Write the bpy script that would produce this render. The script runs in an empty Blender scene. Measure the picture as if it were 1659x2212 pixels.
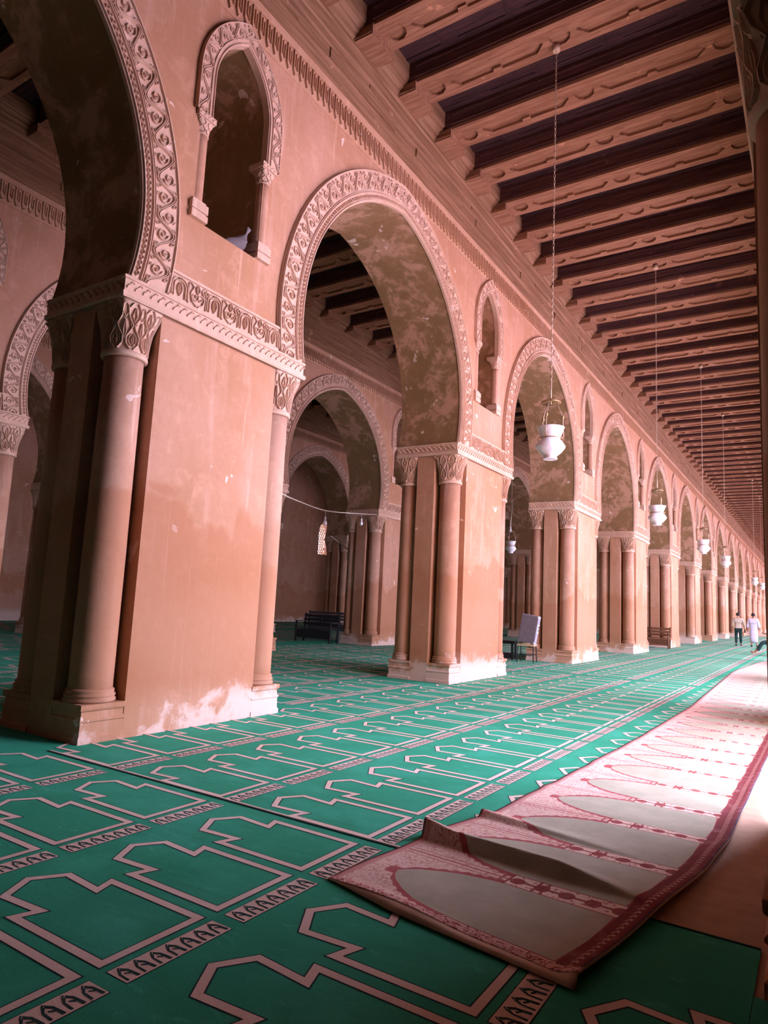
import bpy, bmesh, math, random
from mathutils import Vector, Matrix
from mathutils.geometry import tessellate_polygon
PI = math.pi
R = random.Random(7)
sc = bpy.context.scene
COL = sc.collection

# ---------------------------------------------------------------- camera, world, sun, exposure
cam_d = bpy.data.cameras.new('camera')
cam = bpy.data.objects.new('camera', cam_d); COL.objects.link(cam); sc.camera = cam
cam_d.sensor_fit = 'HORIZONTAL'; cam_d.sensor_width = 36.0
cam_d.lens = 1451.993 / 1659 * 36
cam_d.clip_start = 0.02; cam_d.clip_end = 400
YAW, PITCH, ROLL = CAMROT = (0.57386, 0.13405, 0.04867)
def cam_axes(yaw, pitch, roll):
    f = Vector((-math.sin(yaw)*math.cos(pitch), math.cos(yaw)*math.cos(pitch), math.sin(pitch)))
    r = Vector((math.cos(yaw), math.sin(yaw), 0)); u = r.cross(f)
    c, s = math.cos(roll), math.sin(roll)
    return c*r + s*u, -s*r + c*u, f
_r, _u, _f = cam_axes(*CAMROT)
cam.matrix_world = Matrix(((_r.x, _u.x, -_f.x, 5.199), (_r.y, _u.y, -_f.y, 0.0), (_r.z, _u.z, -_f.z, 1.298), (0, 0, 0, 1)))

sc.view_settings.view_transform = 'Standard'
sc.view_settings.look = 'None'
sc.view_settings.gamma = 1.0
sc.view_settings.use_curve_mapping = False
sc.view_settings.exposure = 1.50
world = bpy.data.worlds.new('sky'); sc.world = world; world.use_nodes = True
bgn = world.node_tree.nodes['Background']
bgn.inputs[0].default_value = (0.86, 0.82, 1.14, 1); bgn.inputs[1].default_value = 5.0
sun_d = bpy.data.lights.new('sun', 'SUN'); sun_d.energy = 6.5; sun_d.angle = math.radians(1.0)
sun_d.color = (1.0, 0.86, 0.98)
sun = bpy.data.objects.new('sun', sun_d); COL.objects.link(sun)
SAZ, SEL = math.radians(32), math.radians(77)
sdir = Vector((math.cos(SEL)*math.cos(SAZ), math.cos(SEL)*math.sin(SAZ), math.sin(SEL)))
sun.rotation_euler = sdir.to_track_quat('Z', 'Y').to_euler()
sun.location = (40, 30, 60)
sc.cycles.max_bounces = 7; sc.cycles.diffuse_bounces = 3; sc.cycles.glossy_bounces = 2
sc.cycles.sample_clamp_indirect = 12
sc.cycles.caustics_reflective = False; sc.cycles.caustics_refractive = False

# ---------------------------------------------------------------- layout (metres)
P = 6.731; W = 2.46; D = 1.19; Y0 = 3.542         # arch bay pitch, pier width / depth, first pier
ZP = 0.326; ZI = 3.92; ZL = 4.13; ZF = 4.39       # plinth top, impost bottom, ledge top, frieze top
ZT = 9.35                                         # ceiling boards
AC, AR, AZ = 0.35, 2.55, 4.72                     # pointed arch: centre offset, radius, centre height
YC = W + (P - W) / 2                              # arch centre inside a bay
CX0 = 5.015; CY0 = 2.89                            # courtyard arcade
ROWS = {'A': 0.0, 'B': -6.0, 'C': -12.0}
BACKX = -19.4
YEND = 116.0

# ---------------------------------------------------------------- node helper
class NT:
    def __init__(s, name):
        s.m = bpy.data.materials.new(name); s.m.use_nodes = True
        s.t = s.m.node_tree; s.n = s.t.nodes; s.b = s.n['Principled BSDF']
        s.b.inputs['Specular IOR Level'].default_value = 0.25
    def new(s, typ, **kw):
        nd = s.n.new(typ)
        for k, v in kw.items(): setattr(nd, k, v)
        return nd
    def link(s, a, b): s.t.links.new(a, b)
    def put(s, sock, v):
        if hasattr(v, 'is_linked') or hasattr(v, 'links'): s.link(v, sock)
        else: sock.default_value = v
    def math(s, op, a, b=0.0, c=None, clamp=False):
        nd = s.new('ShaderNodeMath', operation=op, use_clamp=clamp)
        s.put(nd.inputs[0], a); s.put(nd.inputs[1], b)
        if c is not None: s.put(nd.inputs[2], c)
        return nd.outputs[0]
    def add(s, a, b): return s.math('ADD', a, b)
    def sub(s, a, b): return s.math('SUBTRACT', a, b)
    def mul(s, a, b): return s.math('MULTIPLY', a, b)
    def mx(s, a, b): return s.math('MAXIMUM', a, b)
    def mn(s, a, b): return s.math('MINIMUM', a, b)
    def gt(s, a, b): return s.math('GREATER_THAN', a, b)
    def lt(s, a, b): return s.math('LESS_THAN', a, b)
    def ab(s, a): return s.math('ABSOLUTE', a)
    def between(s, a, lo, hi): return s.mul(s.gt(a, lo), s.lt(a, hi))
    def ramp(s, v, lo, hi, a=0.0, b=1.0):
        nd = s.new('ShaderNodeMapRange', interpolation_type='SMOOTHSTEP')
        s.put(nd.inputs[0], v); nd.inputs[1].default_value = lo; nd.inputs[2].default_value = hi
        nd.inputs[3].default_value = a; nd.inputs[4].default_value = b
        return nd.outputs[0]
    def noise(s, vec, scale, detail=3, rough=0.55, dist=0.0):
        nd = s.new('ShaderNodeTexNoise'); s.link(vec, nd.inputs['Vector'])
        nd.inputs['Scale'].default_value = scale; nd.inputs['Detail'].default_value = detail
        nd.inputs['Roughness'].default_value = rough; nd.inputs['Distortion'].default_value = dist
        return nd.outputs[0]
    def voro(s, vec, scale, feature='F1'):
        nd = s.new('ShaderNodeTexVoronoi', feature=feature); s.link(vec, nd.inputs['Vector'])
        nd.inputs['Scale'].default_value = scale
        return nd.outputs['Distance']
    def scaled(s, vec, xyz):
        nd = s.new('ShaderNodeMapping'); s.link(vec, nd.inputs[0]); nd.inputs['Scale'].default_value = xyz
        return nd.outputs[0]
    def mix(s, f, a, b):
        nd = s.new('ShaderNodeMix', data_type='RGBA')
        s.put(nd.inputs[0], f)
        for i, v in ((6, a), (7, b)):
            if isinstance(v, tuple): nd.inputs[i].default_value = (*v, 1) if len(v) == 3 else v
            else: s.link(v, nd.inputs[i])
        return nd.outputs[2]
    def pos(s): return s.new('ShaderNodeNewGeometry').outputs['Position']
    def obj(s): return s.new('ShaderNodeTexCoord').outputs['Object']
    def uv(s): return s.new('ShaderNodeTexCoord').outputs['UV']
    def sep(s, v):
        nd = s.new('ShaderNodeSeparateXYZ'); s.link(v, nd.inputs[0]); return nd.outputs
    def bump(s, h, strength=0.3, dist=0.01):
        nd = s.new('ShaderNodeBump'); s.link(h, nd.inputs['Height'])
        nd.inputs['Strength'].default_value = strength; nd.inputs['Distance'].default_value = dist
        s.link(nd.outputs[0], s.b.inputs['Normal'])
    def done(s, col, rough=0.9):
        s.put(s.b.inputs['Base Color'], (*col, 1) if isinstance(col, tuple) else col)
        s.put(s.b.inputs['Roughness'], rough)
        return s.m

def mat_stucco(name, c1, c2, c3, salt=True, blotch=0.0, cb=(0.8, 0.55, 0.45), lo=0.55):
    n = NT(name); p = n.pos()
    col = n.mix(n.ramp(n.noise(p, 0.55, 4, 0.6), 0.35, 0.68), c1, c2)
    st = n.noise(n.scaled(p, (3.2, 3.2, 0.35)), 1.3, 4, 0.65)
    col = n.mix(n.ramp(st, 0.52, 0.72, 0, 0.55), col, c3)
    fine = n.noise(p, 14, 4, 0.7)
    col = n.mix(n.ramp(fine, 0.3, 0.75, 0, 0.22), col, tuple(x*0.72 for x in c1))
    if blotch:
        b = n.noise(p, 1.5, 8, 0.68, 0.5)
        b2 = n.noise(p, 7.0, 6, 0.7)
        col = n.mix(n.mul(n.ramp(n.add(n.mul(b, 0.72), n.mul(b2, 0.28)), lo - 0.045, lo + 0.045), blotch), col, cb)
    mot = n.noise(p, 3.6, 8, 0.72, 0.4)
    col = n.mix(n.ramp(mot, 0.50, 0.66, 0, 0.34), col, tuple(min(1, x*1.22 + .02) for x in c2))
    col = n.mix(n.ramp(n.noise(n.scaled(p, (9, 9, .5)), 1.0, 3, 0.6), 0.63, 0.70, 0, 0.30), col, tuple(min(1, x*1.25 + .02) for x in c3))
    # small flaked spots
    fl = n.ramp(n.noise(p, 3.3, 5, 0.6, 0.4), 0.675, 0.690)
    col = n.mix(n.mul(fl, 0.6), col, (0.9, 0.72, 0.64))
    if salt:
        z = n.sep(p)[2]
        e = n.add(n.add(z, n.mul(n.sub(n.noise(p, 2.2, 6, 0.65, 0.3), 0.5), -1.5)), n.mul(n.sub(n.noise(p, 0.13, 1, 0.5), 0.52), -3.0))
        s = n.ramp(e, 0.16, 0.34, 1, 0)
        col = n.mix(n.mul(s, 0.75), col, (0.76, 0.57, 0.49))
        e3 = n.add(z, n.mul(n.sub(n.noise(p, 0.8, 4, 0.55, 0.6), 0.5), -3.2))
        col = n.mix(n.mul(n.mul(n.ramp(e3, 1.75, 1.95, 1, 0), n.ramp(z, .2, .5)), 0.60), col, (0.40, 0.160, 0.075))
        e2 = n.add(z, n.mul(n.sub(n.noise(p, 1.2, 5, 0.6, 0.3), 0.5), -1.2))
        col = n.mix(n.mul(n.mul(n.ramp(e2, 1.15, 1.6, 1, 0), n.ramp(e2, 0.35, 0.7, 0, 1)), 0.35), col, (0.50, 0.25, 0.15))
    n.bump(n.add(n.mul(n.noise(p, 5, 6, 0.65), 1.0), n.mul(fine, 0.25)), 0.35, 0.02)
    return n.done(col, 0.92)

MT = {}
MT['wall'] = mat_stucco('orange_stucco', (0.46, 0.225, 0.120), (0.56, 0.300, 0.195), (0.66, 0.39, 0.29))
MT['column'] = mat_stucco('column_stucco', (0.47, 0.235, 0.14), (0.56, 0.32, 0.22), (0.66, 0.44, 0.34))
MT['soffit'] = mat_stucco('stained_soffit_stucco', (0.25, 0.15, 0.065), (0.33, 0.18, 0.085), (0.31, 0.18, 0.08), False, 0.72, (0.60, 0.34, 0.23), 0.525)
MT['carved'] = mat_stucco('carved_plaster', (0.62, 0.39, 0.27), (0.68, 0.45, 0.33), (0.74, 0.52, 0.41), False)
MT['carved2'] = mat_stucco('carved_plaster_darker_frieze', (0.50, 0.27, 0.155), (0.56, 0.32, 0.20), (0.62, 0.38, 0.26), False)  # darker, browner plaster tone for the frieze below the cornice

def mat_wood(name, c1, c2, grain=(1, 14, 14)):
    n = NT(name); p = n.pos()
    g = n.noise(n.scaled(p, grain), 1.6, 5, 0.65, 0.3)
    col = n.mix(n.ramp(g, 0.35, 0.68), c1, c2)
    col = n.mix(n.ramp(n.noise(p, 3.0, 4, 0.6), 0.66, 0.70, 0, 0.45), col, tuple(min(1, x*2.0) for x in c2))
    n.bump(g, 0.3, 0.01)
    return n.done(col, 0.75)
MT['beam'] = mat_wood('beam_wood', (0.22, 0.095, 0.050), (0.36, 0.175, 0.10))
MT['beamside'] = mat_wood('shaded_flank_wood', (0.075, 0.030, 0.028), (0.13, 0.055, 0.045))  # beam wood with the shade of the unlit sides put into its colour
MT['board'] = mat_wood('ceiling_board_wood', (0.035, 0.016, 0.018), (0.075, 0.032, 0.032))
MT['cornice'] = mat_wood('cornice_wood', (0.20, 0.095, 0.045), (0.33, 0.17, 0.095), (16, .6, 16))
MT['bench'] = mat_wood('bench_wood', (0.12, 0.045, 0.02), (0.20, 0.08, 0.04))

def mat_plain(name, c, rough=0.6, metal=0.0, bump=0):
    n = NT(name); p = n.obj()
    col = n.mix(n.ramp(n.noise(p, 9, 3), 0.3, 0.7), c, tuple(x*0.82 for x in c))
    n.b.inputs['Metallic'].default_value = metal
    if bump: n.bump(n.noise(p, 40, 3), bump, 0.004)
    return n.done(col, rough)
MT['dark'] = mat_plain('black_painted_metal', (0.03, 0.03, 0.035), 0.5)
MT['steel'] = mat_plain('chain_metal', (0.62, 0.45, 0.33), 0.5, 0.4)
MT['cable'] = mat_plain('cable_cover', (0.62, 0.50, 0.40), 0.6)
MT['glass'] = mat_plain('frosted_white_glass', (0.92, 0.88, 0.92), 0.25)
MT['bulb'] = mat_plain('white_bulb_glass', (0.9, 0.88, 0.9), 0.2)
MT['brass'] = mat_plain('aged_brass', (0.45, 0.28, 0.14), 0.4, 0.7)
MT['skin'] = mat_plain('skin', (0.42, 0.22, 0.15), 0.6)
MT['hair'] = mat_plain('dark_hair', (0.03, 0.02, 0.02), 0.7)
MT['jacket'] = mat_plain('beige_cloth', (0.62, 0.50, 0.40), 0.9, 0, 0.3)
MT['trousers'] = mat_plain('dark_teal_cloth', (0.02, 0.05, 0.05), 0.9, 0, 0.3)
MT['thobe'] = mat_plain('pale_lilac_cloth', (0.74, 0.68, 0.88), 0.9, 0, 0.3)
MT['redcloth'] = mat_plain('coral_red_cloth', (0.75, 0.25, 0.20), 0.9, 0, 0.3)
MT['whitecloth'] = mat_plain('white_cloth', (0.85, 0.80, 0.82), 0.9, 0, 0.3)
MT['speaker'] = mat_plain('grey_speaker_cloth', (0.17, 0.13, 0.14), 0.85, 0, 0.5)
MT['cabinet'] = mat_plain('grey_cabinet_paint', (0.36, 0.33, 0.38), 0.6)
MT['seat'] = mat_plain('tan_vinyl', (0.50, 0.36, 0.20), 0.6)
MT['feather'] = mat_plain('grey_feathers', (0.20, 0.155, 0.155), 0.8)
MT['flour'] = None

n = NT('stone_floor'); p = n.pos()
col = n.mix(n.ramp(n.noise(p, 0.8, 6, 0.6), 0.35, 0.7), (0.46, 0.30, 0.20), (0.60, 0.42, 0.31))
n.bump(n.noise(p, 6, 6, 0.6), 0.3, 0.02)
MT['floor'] = n.done(n.mix(n.ramp(n.noise(p, 12, 4), 0.4, 0.8, 0, 0.3), col, (0.30, 0.18, 0.11)), 0.85)
n = NT('courtyard_stone'); p = n.pos()
MT['court'] = n.done(n.mix(n.noise(p, 0.4, 4), (0.56, 0.51, 0.58), (0.66, 0.60, 0.68)), 0.9)

# carpet materials
def mat_carpet(name, c, c2, sc_=60):
    n = NT(name); p = n.pos()
    big = n.ramp(n.noise(p, 1.6, 5, 0.6, 0.4), 0.40, 0.72)
    wear = n.ramp(n.noise(n.scaled(p, (1, 2.5, 1)), 6, 6, 0.7, 0.6), 0.58, 0.72, 0, 0.40)
    col = n.mix(big, c, c2)
    col = n.mix(wear, col, tuple(min(1, x*1.5 + 0.05) for x in c2))
    pile = n.noise(p, sc_*3, 2, 0.6)
    col = n.mix(n.ramp(pile, 0.3, 0.8, 0, 0.3), col, tuple(x*0.6 for x in c))
    wr = n.noise(n.scaled(p, (1.0, 3.0, 1)), 1.5, 3, 0.5, 0.4)
    n.bump(n.add(n.mul(pile, 0.15), wr), 0.35, 0.03)
    return n.done(col, 0.97)
MT['green'] = mat_carpet('green_carpet_pile', (0.026, 0.33, 0.185), (0.045, 0.42, 0.265))
MT['cream'] = mat_carpet('cream_carpet_pile', (0.82, 0.60, 0.50), (0.86, 0.68, 0.60))
MT['navy'] = mat_carpet('dark_green_carpet_pile', (0.012, 0.05, 0.045), (0.02, 0.07, 0.06))
MT['rugback'] = mat_plain('rug_jute_edge', (0.60, 0.40, 0.28), 0.95, 0, 0.4)

# ---------------------------------------------------------------- mesh helpers
class MB:
    def __init__(s): s.v = []; s.f = []; s.m = []; s.sm = []; s.uv = None
    def face(s, idx, mi=0, smooth=False): s.f.append(tuple(idx)); s.m.append(mi); s.sm.append(smooth)
    def box(s, x0, y0, z0, x1, y1, z1, mi=0):
        b = len(s.v)
        s.v += [(x0,y0,z0),(x1,y0,z0),(x1,y1,z0),(x0,y1,z0),(x0,y0,z1),(x1,y0,z1),(x1,y1,z1),(x0,y1,z1)]
        for q in ((0,3,2,1),(4,5,6,7),(0,1,5,4),(1,2,6,5),(2,3,7,6),(3,0,4,7)): s.face([b+i for i in q], mi)
    def hexa(s, pts, mi=0):
        b = len(s.v); s.v += [tuple(p) for p in pts]
        for q in ((0,3,2,1),(4,5,6,7),(0,1,5,4),(1,2,6,5),(2,3,7,6),(3,0,4,7)): s.face([b+i for i in q], mi)
    def lathe(s, prof, cx, cy, seg=20, mi=0, cz=0, a0=0, a1=2*PI, smooth=True, cap=True):
        b = len(s.v); full = abs(a1 - a0 - 2*PI) < 1e-6; ns = seg if full else seg + 1
        for (r, z) in prof:
            for i in range(ns):
                a = a0 + (a1 - a0) * i / seg
                s.v.append((cx + r*math.cos(a), cy + r*math.sin(a), cz + z))
        for j in range(len(prof)-1):
            for i in range(seg):
                i2 = (i+1) % ns if full else i+1
                s.face((b+j*ns+i, b+j*ns+i2, b+(j+1)*ns+i2, b+(j+1)*ns+i), mi, smooth)
        if cap and full:
            s.face([b+i for i in range(ns)][::-1], mi); k = b+(len(prof)-1)*ns; s.face([k+i for i in range(ns)], mi)
    def tube(s, pts, r, seg=6, mi=0, cap=True):
        pts = [Vector(p) for p in pts]; b = len(s.v); rr = r if isinstance(r, (list, tuple)) else [r]*len(pts)
        up = Vector((0, 0, 1))
        for k, p in enumerate(pts):
            d = (pts[min(k+1, len(pts)-1)] - pts[max(k-1, 0)])
            d = d.normalized() if d.length > 1e-9 else Vector((0, 0, 1))
            ref = up if abs(d.dot(up)) < 0.95 else Vector((1, 0, 0))
            x = d.cross(ref).normalized(); y = d.cross(x)
            for i in range(seg):
                a = 2*PI*i/seg; s.v.append(tuple(p + x*math.cos(a)*rr[k] + y*math.sin(a)*rr[k]))
        for k in range(len(pts)-1):
            for i in range(seg):
                j = (i+1) % seg; s.face((b+k*seg+i, b+k*seg+j, b+(k+1)*seg+j, b+(k+1)*seg+i), mi, True)
        if cap:
            s.face([b+i for i in range(seg)], mi); k = b+(len(pts)-1)*seg; s.face([k+i for i in range(seg)][::-1], mi)
    def ellip(s, c, r, mi=0, seg=12, rings=8, M=None):
        b = len(s.v)
        for j in range(rings+1):
            t = PI*j/rings
            for i in range(seg):
                a = 2*PI*i/seg
                q = Vector((r[0]*math.sin(t)*math.cos(a), r[1]*math.sin(t)*math.sin(a), r[2]*math.cos(t)))
                if M: q = M @ q
                s.v.append((c[0]+q.x, c[1]+q.y, c[2]+q.z))
        for j in range(rings):
            for i in range(seg):
                i2 = (i+1) % seg; s.face((b+j*seg+i, b+(j+1)*seg+i, b+(j+1)*seg+i2, b+j*seg+i2), mi, True)
    def sheet(s, grid, mi=0, smooth=False, flip=False):
        b = len(s.v); w = len(grid[0])
        for row in grid: s.v += [tuple(q) for q in row]
        for j in range(len(grid)-1):
            for i in range(w-1):
                q = (b+j*w+i, b+j*w+i+1, b+(j+1)*w+i+1, b+(j+1)*w+i)
                s.face(q[::-1] if flip else q, mi, smooth)
    def poly(s, loops, fn, mi=0, flip=False):
        """loops: list of 2D loops (first outer, rest holes); fn maps (a,b) -> 3D"""
        flat = [q for L in loops for q in L]; b = len(s.v)
        s.v += [tuple(fn(*q)) for q in flat]
        for t in tessellate_polygon([[Vector((q[0], q[1], 0)) for q in L] for L in loops]):
            s.face([b+i for i in (t[::-1] if flip else t)], mi)
    def ridge(s, pts, w, h, M, closed=False, mi=0):
        """raised rib with a rounded top along a 2D polyline, mapped to the surface by M(s,t,h)"""
        n = len(pts)
        if n < 2: return
        b = len(s.v)
        for k in range(n):
            if closed: a, c = pts[(k-1) % n], pts[(k+1) % n]
            else: a, c = pts[max(k-1, 0)], pts[min(k+1, n-1)]
            dx, dy = c[0]-a[0], c[1]-a[1]; L = math.hypot(dx, dy) or 1
            nx, ny = -dy/L*w/2, dx/L*w/2; x, y = pts[k]
            s.v.append(tuple(M(x+nx, y+ny, 0))); s.v.append(tuple(M(x+nx*0.45, y+ny*0.45, h)))
            s.v.append(tuple(M(x-nx*0.45, y-ny*0.45, h))); s.v.append(tuple(M(x-nx, y-ny, 0)))
        for k in range(n if closed else n-1):
            k2 = (k+1) % n
            for j in range(3): s.face((b+4*k+j, b+4*k2+j, b+4*k2+j+1, b+4*k+j+1), mi, False)
        if not closed:
            s.face((b, b+1, b+2, b+3), mi); e = b+4*(n-1); s.face((e+3, e+2, e+1, e), mi)
    def mesh(s, name, mats):
        me = bpy.data.meshes.new(name); me.from_pydata(s.v, [], s.f)
        for m in mats: me.materials.append(m)
        me.polygons.foreach_set('material_index', s.m); me.polygons.foreach_set('use_smooth', s.sm)
        me.update(); return me
    def build(s, name, mats, parent=None, loc=None, fix=True):
        if not isinstance(mats, (list, tuple)): mats = [mats]
        me = s.mesh(name, mats)
        if fix:
            bm = bmesh.new(); bm.from_mesh(me); bmesh.ops.recalc_face_normals(bm, faces=bm.faces); bm.to_mesh(me); bm.free()
        return link(name, me, parent, loc)
def link(name, me, parent=None, loc=None):
    o = bpy.data.objects.new(name, me); COL.objects.link(o)
    if parent: o.parent = parent
    if loc: o.location = loc
    return o
def empty(name, loc=(0, 0, 0), rz=0.0, parent=None):
    o = bpy.data.objects.new(name, None); COL.objects.link(o); o.location = loc; o.rotation_euler = (0, 0, rz)
    o.empty_display_size = 0.2
    if parent: o.parent = parent
    return o
def tag(o, label, cat, group=None, kind=None):
    o['label'] = label; o['category'] = cat
    if group: o['group'] = group
    if kind: o['kind'] = kind
    return o
def struct(o): o['kind'] = 'structure'; return o
def children_map():
    d = {}
    for o in COL.objects:
        if o.parent: d.setdefault(o.parent, []).append(o)
    return d
def copy_tree(o, ch, parent=None):
    c = o.copy(); COL.objects.link(c)
    if parent: c.parent = parent
    for k in ch.get(o, []): copy_tree(k, ch, c)
    return c
ORD = ['first', 'second', 'third', 'fourth', 'fifth', 'sixth', 'seventh', 'eighth', 'ninth', 'tenth', 'eleventh', 'twelfth',
       'thirteenth', 'fourteenth', 'fifteenth', 'sixteenth', 'seventeenth', 'eighteenth', 'nineteenth', 'twentieth']

# ---------------------------------------------------------------- ornament motifs in a flat band (s along, t across)
def arc(cx, cy, r, a0, a1, n=10, r1=None):
    r1 = r if r1 is None else r1
    return [(cx + (r+(r1-r)*k/n)*math.cos(a0+(a1-a0)*k/n), cy + (r+(r1-r)*k/n)*math.sin(a0+(a1-a0)*k/n)) for k in range(n+1)]
def leaf(mb, x, y, a, L, wd, M, h, w=0.008):
    c, s_ = math.cos(a), math.sin(a)
    f = lambda u, v: (x + u*c - v*s_, y + u*s_ + v*c)
    mb.ridge([f(L*k/6, wd*math.sin(PI*k/6)) for k in range(7)] + [f(L*k/6, -wd*math.sin(PI*k/6)) for k in range(5, 0, -1)], w, h, M, closed=True)
    mb.ridge([f(L*0.2, 0), f(L*0.8, 0)], w*0.8, h*0.8, M)
def scroll(mb, s0, p, b, M, h, flip=False, det=1):
    """one repeat of a vine scroll: s0..s0+p long, 0..b high"""
    T = (lambda x, y: (s0+x, b-y)) if flip else (lambda x, y: (s0+x, y))
    n = 14 if det else 8
    for off in ((-0.012, 0.012) if det else (0,)):
        mb.ridge([T(p*k/n, b/2 + (b*0.40)*math.cos(2*PI*k/n) + off) for k in range(n+1)], 0.013, h, M)
    for sx, sy, sg in ((0.5, 0.62, 1), (0.0, 0.38, -1), (1.0, 0.38, -1)):
        if sx == 1.0: continue
        cx, cy = p*sx if sx else p*0.02, b*sy
        a0 = -PI/2*sg
        q = arc(cx, cy, b*0.27, a0, a0 + sg*PI*2.6, 16 if det else 9, b*0.07)
        mb.ridge([T(*k) for k in q], 0.013, h, M)
    if det:
        for (x, y, a, L, wd) in ((0.24*p, 0.78*b, 1.9, .22*b, .07*b), (0.30*p, 0.20*b, -0.6, .22*b, .06*b), (0.76*p, 0.80*b, 0.9, .2*b, .06*b), (0.74*p, 0.22*b, -2.2, .2*b, .06*b)):
            x1, y1 = T(x, y); leaf(mb, x1, y1, -a if flip else a, L, wd, M, h*0.9)
        for x, y in ((.12, .15), (.42, .93), (.62, .12), (.9, .9), (.5, .62), (.02, .38)):
            cx, cy = T(x*p, y*b); mb.ridge(arc(cx, cy, 0.011, 0, 2*PI, 5)[:-1], 0.012, h, M, closed=True)
def palmette(mb, s0, p, b, M, h, det=1):
    """nested round-headed loops with a leaf, repeated along a frieze"""
    n = 9 if det else 5
    for r in ((0.44, 0.31) if det else (0.42, 0.25)):
        q = [(s0+p/2-r*p, 0.10*b)] + [(s0+p/2 + r*p*math.cos(PI-PI*k/n), b*0.52 + r*b*0.88*math.sin(PI*k/n)) for k in range(n+1)] + [(s0+p/2+r*p, 0.10*b)]
        mb.ridge(q, 0.014, h, M)
    leaf(mb, s0+p/2, 0.16*b, PI/2, 0.55*b, 0.12*p, M, h)
    if det:
        mb.ridge(arc(s0, 0.80*b, 0.055*b+.012, -PI*1.2, PI*0.8, 7, 0.015), 0.011, h, M)
        mb.ridge(arc(s0+p*0.5, 0.86*b, 0.018, 0, 2*PI, 6)[:-1], 0.010, h, M, closed=True)
def beads(mb, s0, s1, t, M, h, pitch=0.055, r=0.014):
    n = max(1, int((s1-s0)/pitch)); q = (s1-s0)/n
    for k in range(n):
        c = s0 + (k+.5)*q
        mb.ridge([(c-q*.42, t), (c, t+r), (c+q*.42, t), (c, t-r)], 0.009, h, M, closed=True)
def waves(mb, s0, s1, t, M, h, pitch=0.075, a=0.035):
    n = max(1, int((s1-s0)/pitch)); q = (s1-s0)/n
    for k in range(n):
        c = s0 + k*q
        mb.ridge([(c+q*.1, t-a), (c+q*.32, t-a*.2), (c+q*.55, t+a*.2), (c+q*.8, t+a), (c+q*1.0, t+a*.8)], 0.016, h, M)

# ---------------------------------------------------------------- arch profile
def base_ang(r, z0, zc): return math.asin((z0-zc)/r)
class Arch:
    """pointed two-centred arch in the y/z plane"""
    def __init__(s, yc, zc, r, c, z0): s.yc, s.zc, s.r, s.c, s.z0 = yc, zc, r, c, z0
    def pt(s, u, t):
        """u 0..1 from left foot over the apex to the right foot, t outwards"""
        r = s.r + t; a0 = math.asin(max(-1, (s.z0-s.zc)/r)); a1 = math.acos(s.c/r)
        k = min(u, 1-u)*2; a = a0 + (a1-a0)*k
        y = -s.c + r*math.cos(a); z = s.zc + r*math.sin(a)
        return (s.yc - y if u < 0.5 else s.yc + y, z)
    def length(s, t=0):
        r = s.r + t; return 2*r*(math.acos(s.c/r) - math.asin((s.z0-s.zc)/r))
BIG = Arch(YC, AZ, AR, AC, ZL)
WY = 1.19                                                  # window centre in a bay
WIN = Arch(WY, 6.28, 0.62, 0.20, 6.28); WIN.r = 0.62
WH = WIN.r - WIN.c                                         # half width 0.42
WSILL = 5.06
# apex of the window arch must reach about 7.25: use a stilted, taller curve
class WinArch(Arch):
    def pt(s, u, t):
        k = min(u, 1-u)*2; st = 0.46; w = 0.42 + t; h = 0.72 + t*1.25
        c = (h*h-w*w)/(2*w); r = w + c; a1 = math.acos(c/r)
        if k < 0.25: y, z = w, s.z0 + st*k/0.25
        else: a = a1*(k-0.25)/0.75; y, z = -c + r*math.cos(a), s.z0 + st + r*math.sin(a)
        return (s.yc - y if u < 0.5 else s.yc + y, z)
    def length(s, t=0): return 2.75 + t*2.2
WIN = WinArch(WY, 6.22, 0.6, 0.2, 6.22)

# ---------------------------------------------------------------- one bay of upper wall (front face x=0, back x=-D)
def bay_mesh():
    mb = MB(); A0 = Arch(YC-P, AZ, AR, AC, ZL); N = 40
    out = []
    for k in range(N//2, N+1): out.append(A0.pt(k/N, 0))      # left arch: apex down to the foot at the pier
    out.append((0.0, ZL)); out.append((W*.33, ZL)); out.append((W*.66, ZL)); out.append((W, ZL))
    for k in range(0, N//2+1): out.append(BIG.pt(k/N, 0))
    out.append((YC, ZT+.3)); out.append((YC-P, ZT+.3))
    hole = [(WY-0.42, WSILL), (WY+0.42, WSILL)] + [WIN.pt(1-k/32, 0) for k in range(33)]
    mb.poly([out, hole], lambda y, z: (0, y, z)); mb.poly([out, hole], lambda y, z: (-D, y, z), flip=True)
    nA = N//2+1
    n = len(out)
    for i in range(n):
        j = (i+1) % n
        if out[i][1] > 9 or out[j][1] > 9: continue
        isarc = (i < nA-1) or (nA+3 < i+1 <= n-2 and i >= nA+4)
        b = len(mb.v); (y0, z0), (y1, z1) = out[i], out[j]
        if isarc:
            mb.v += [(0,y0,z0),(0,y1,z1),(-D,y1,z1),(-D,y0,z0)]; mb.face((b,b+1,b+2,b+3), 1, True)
        else:
            mb.v += [(0,y0,z0),(0,y1,z1),(-D,y1,z1),(-D,y0,z0)]; mb.face((b,b+1,b+2,b+3), 0)
    for i in range(len(hole)):
        j = (i+1) % len(hole); b = len(mb.v); (y0, z0), (y1, z1) = hole[i], hole[j]
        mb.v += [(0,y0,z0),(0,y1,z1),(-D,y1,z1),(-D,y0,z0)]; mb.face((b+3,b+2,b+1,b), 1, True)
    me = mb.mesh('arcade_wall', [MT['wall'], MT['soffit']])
    bm = bmesh.new(); bm.from_mesh(me); bmesh.ops.remove_doubles(bm, verts=bm.verts, dist=1e-4); bmesh.ops.recalc_face_normals(bm, faces=bm.faces)
    for e in bm.edges:
        if len(e.link_faces) == 2 and e.calc_face_angle(0) > 0.6: e.smooth = False
    bm.to_mesh(me); bm.free()
    return me

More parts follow.
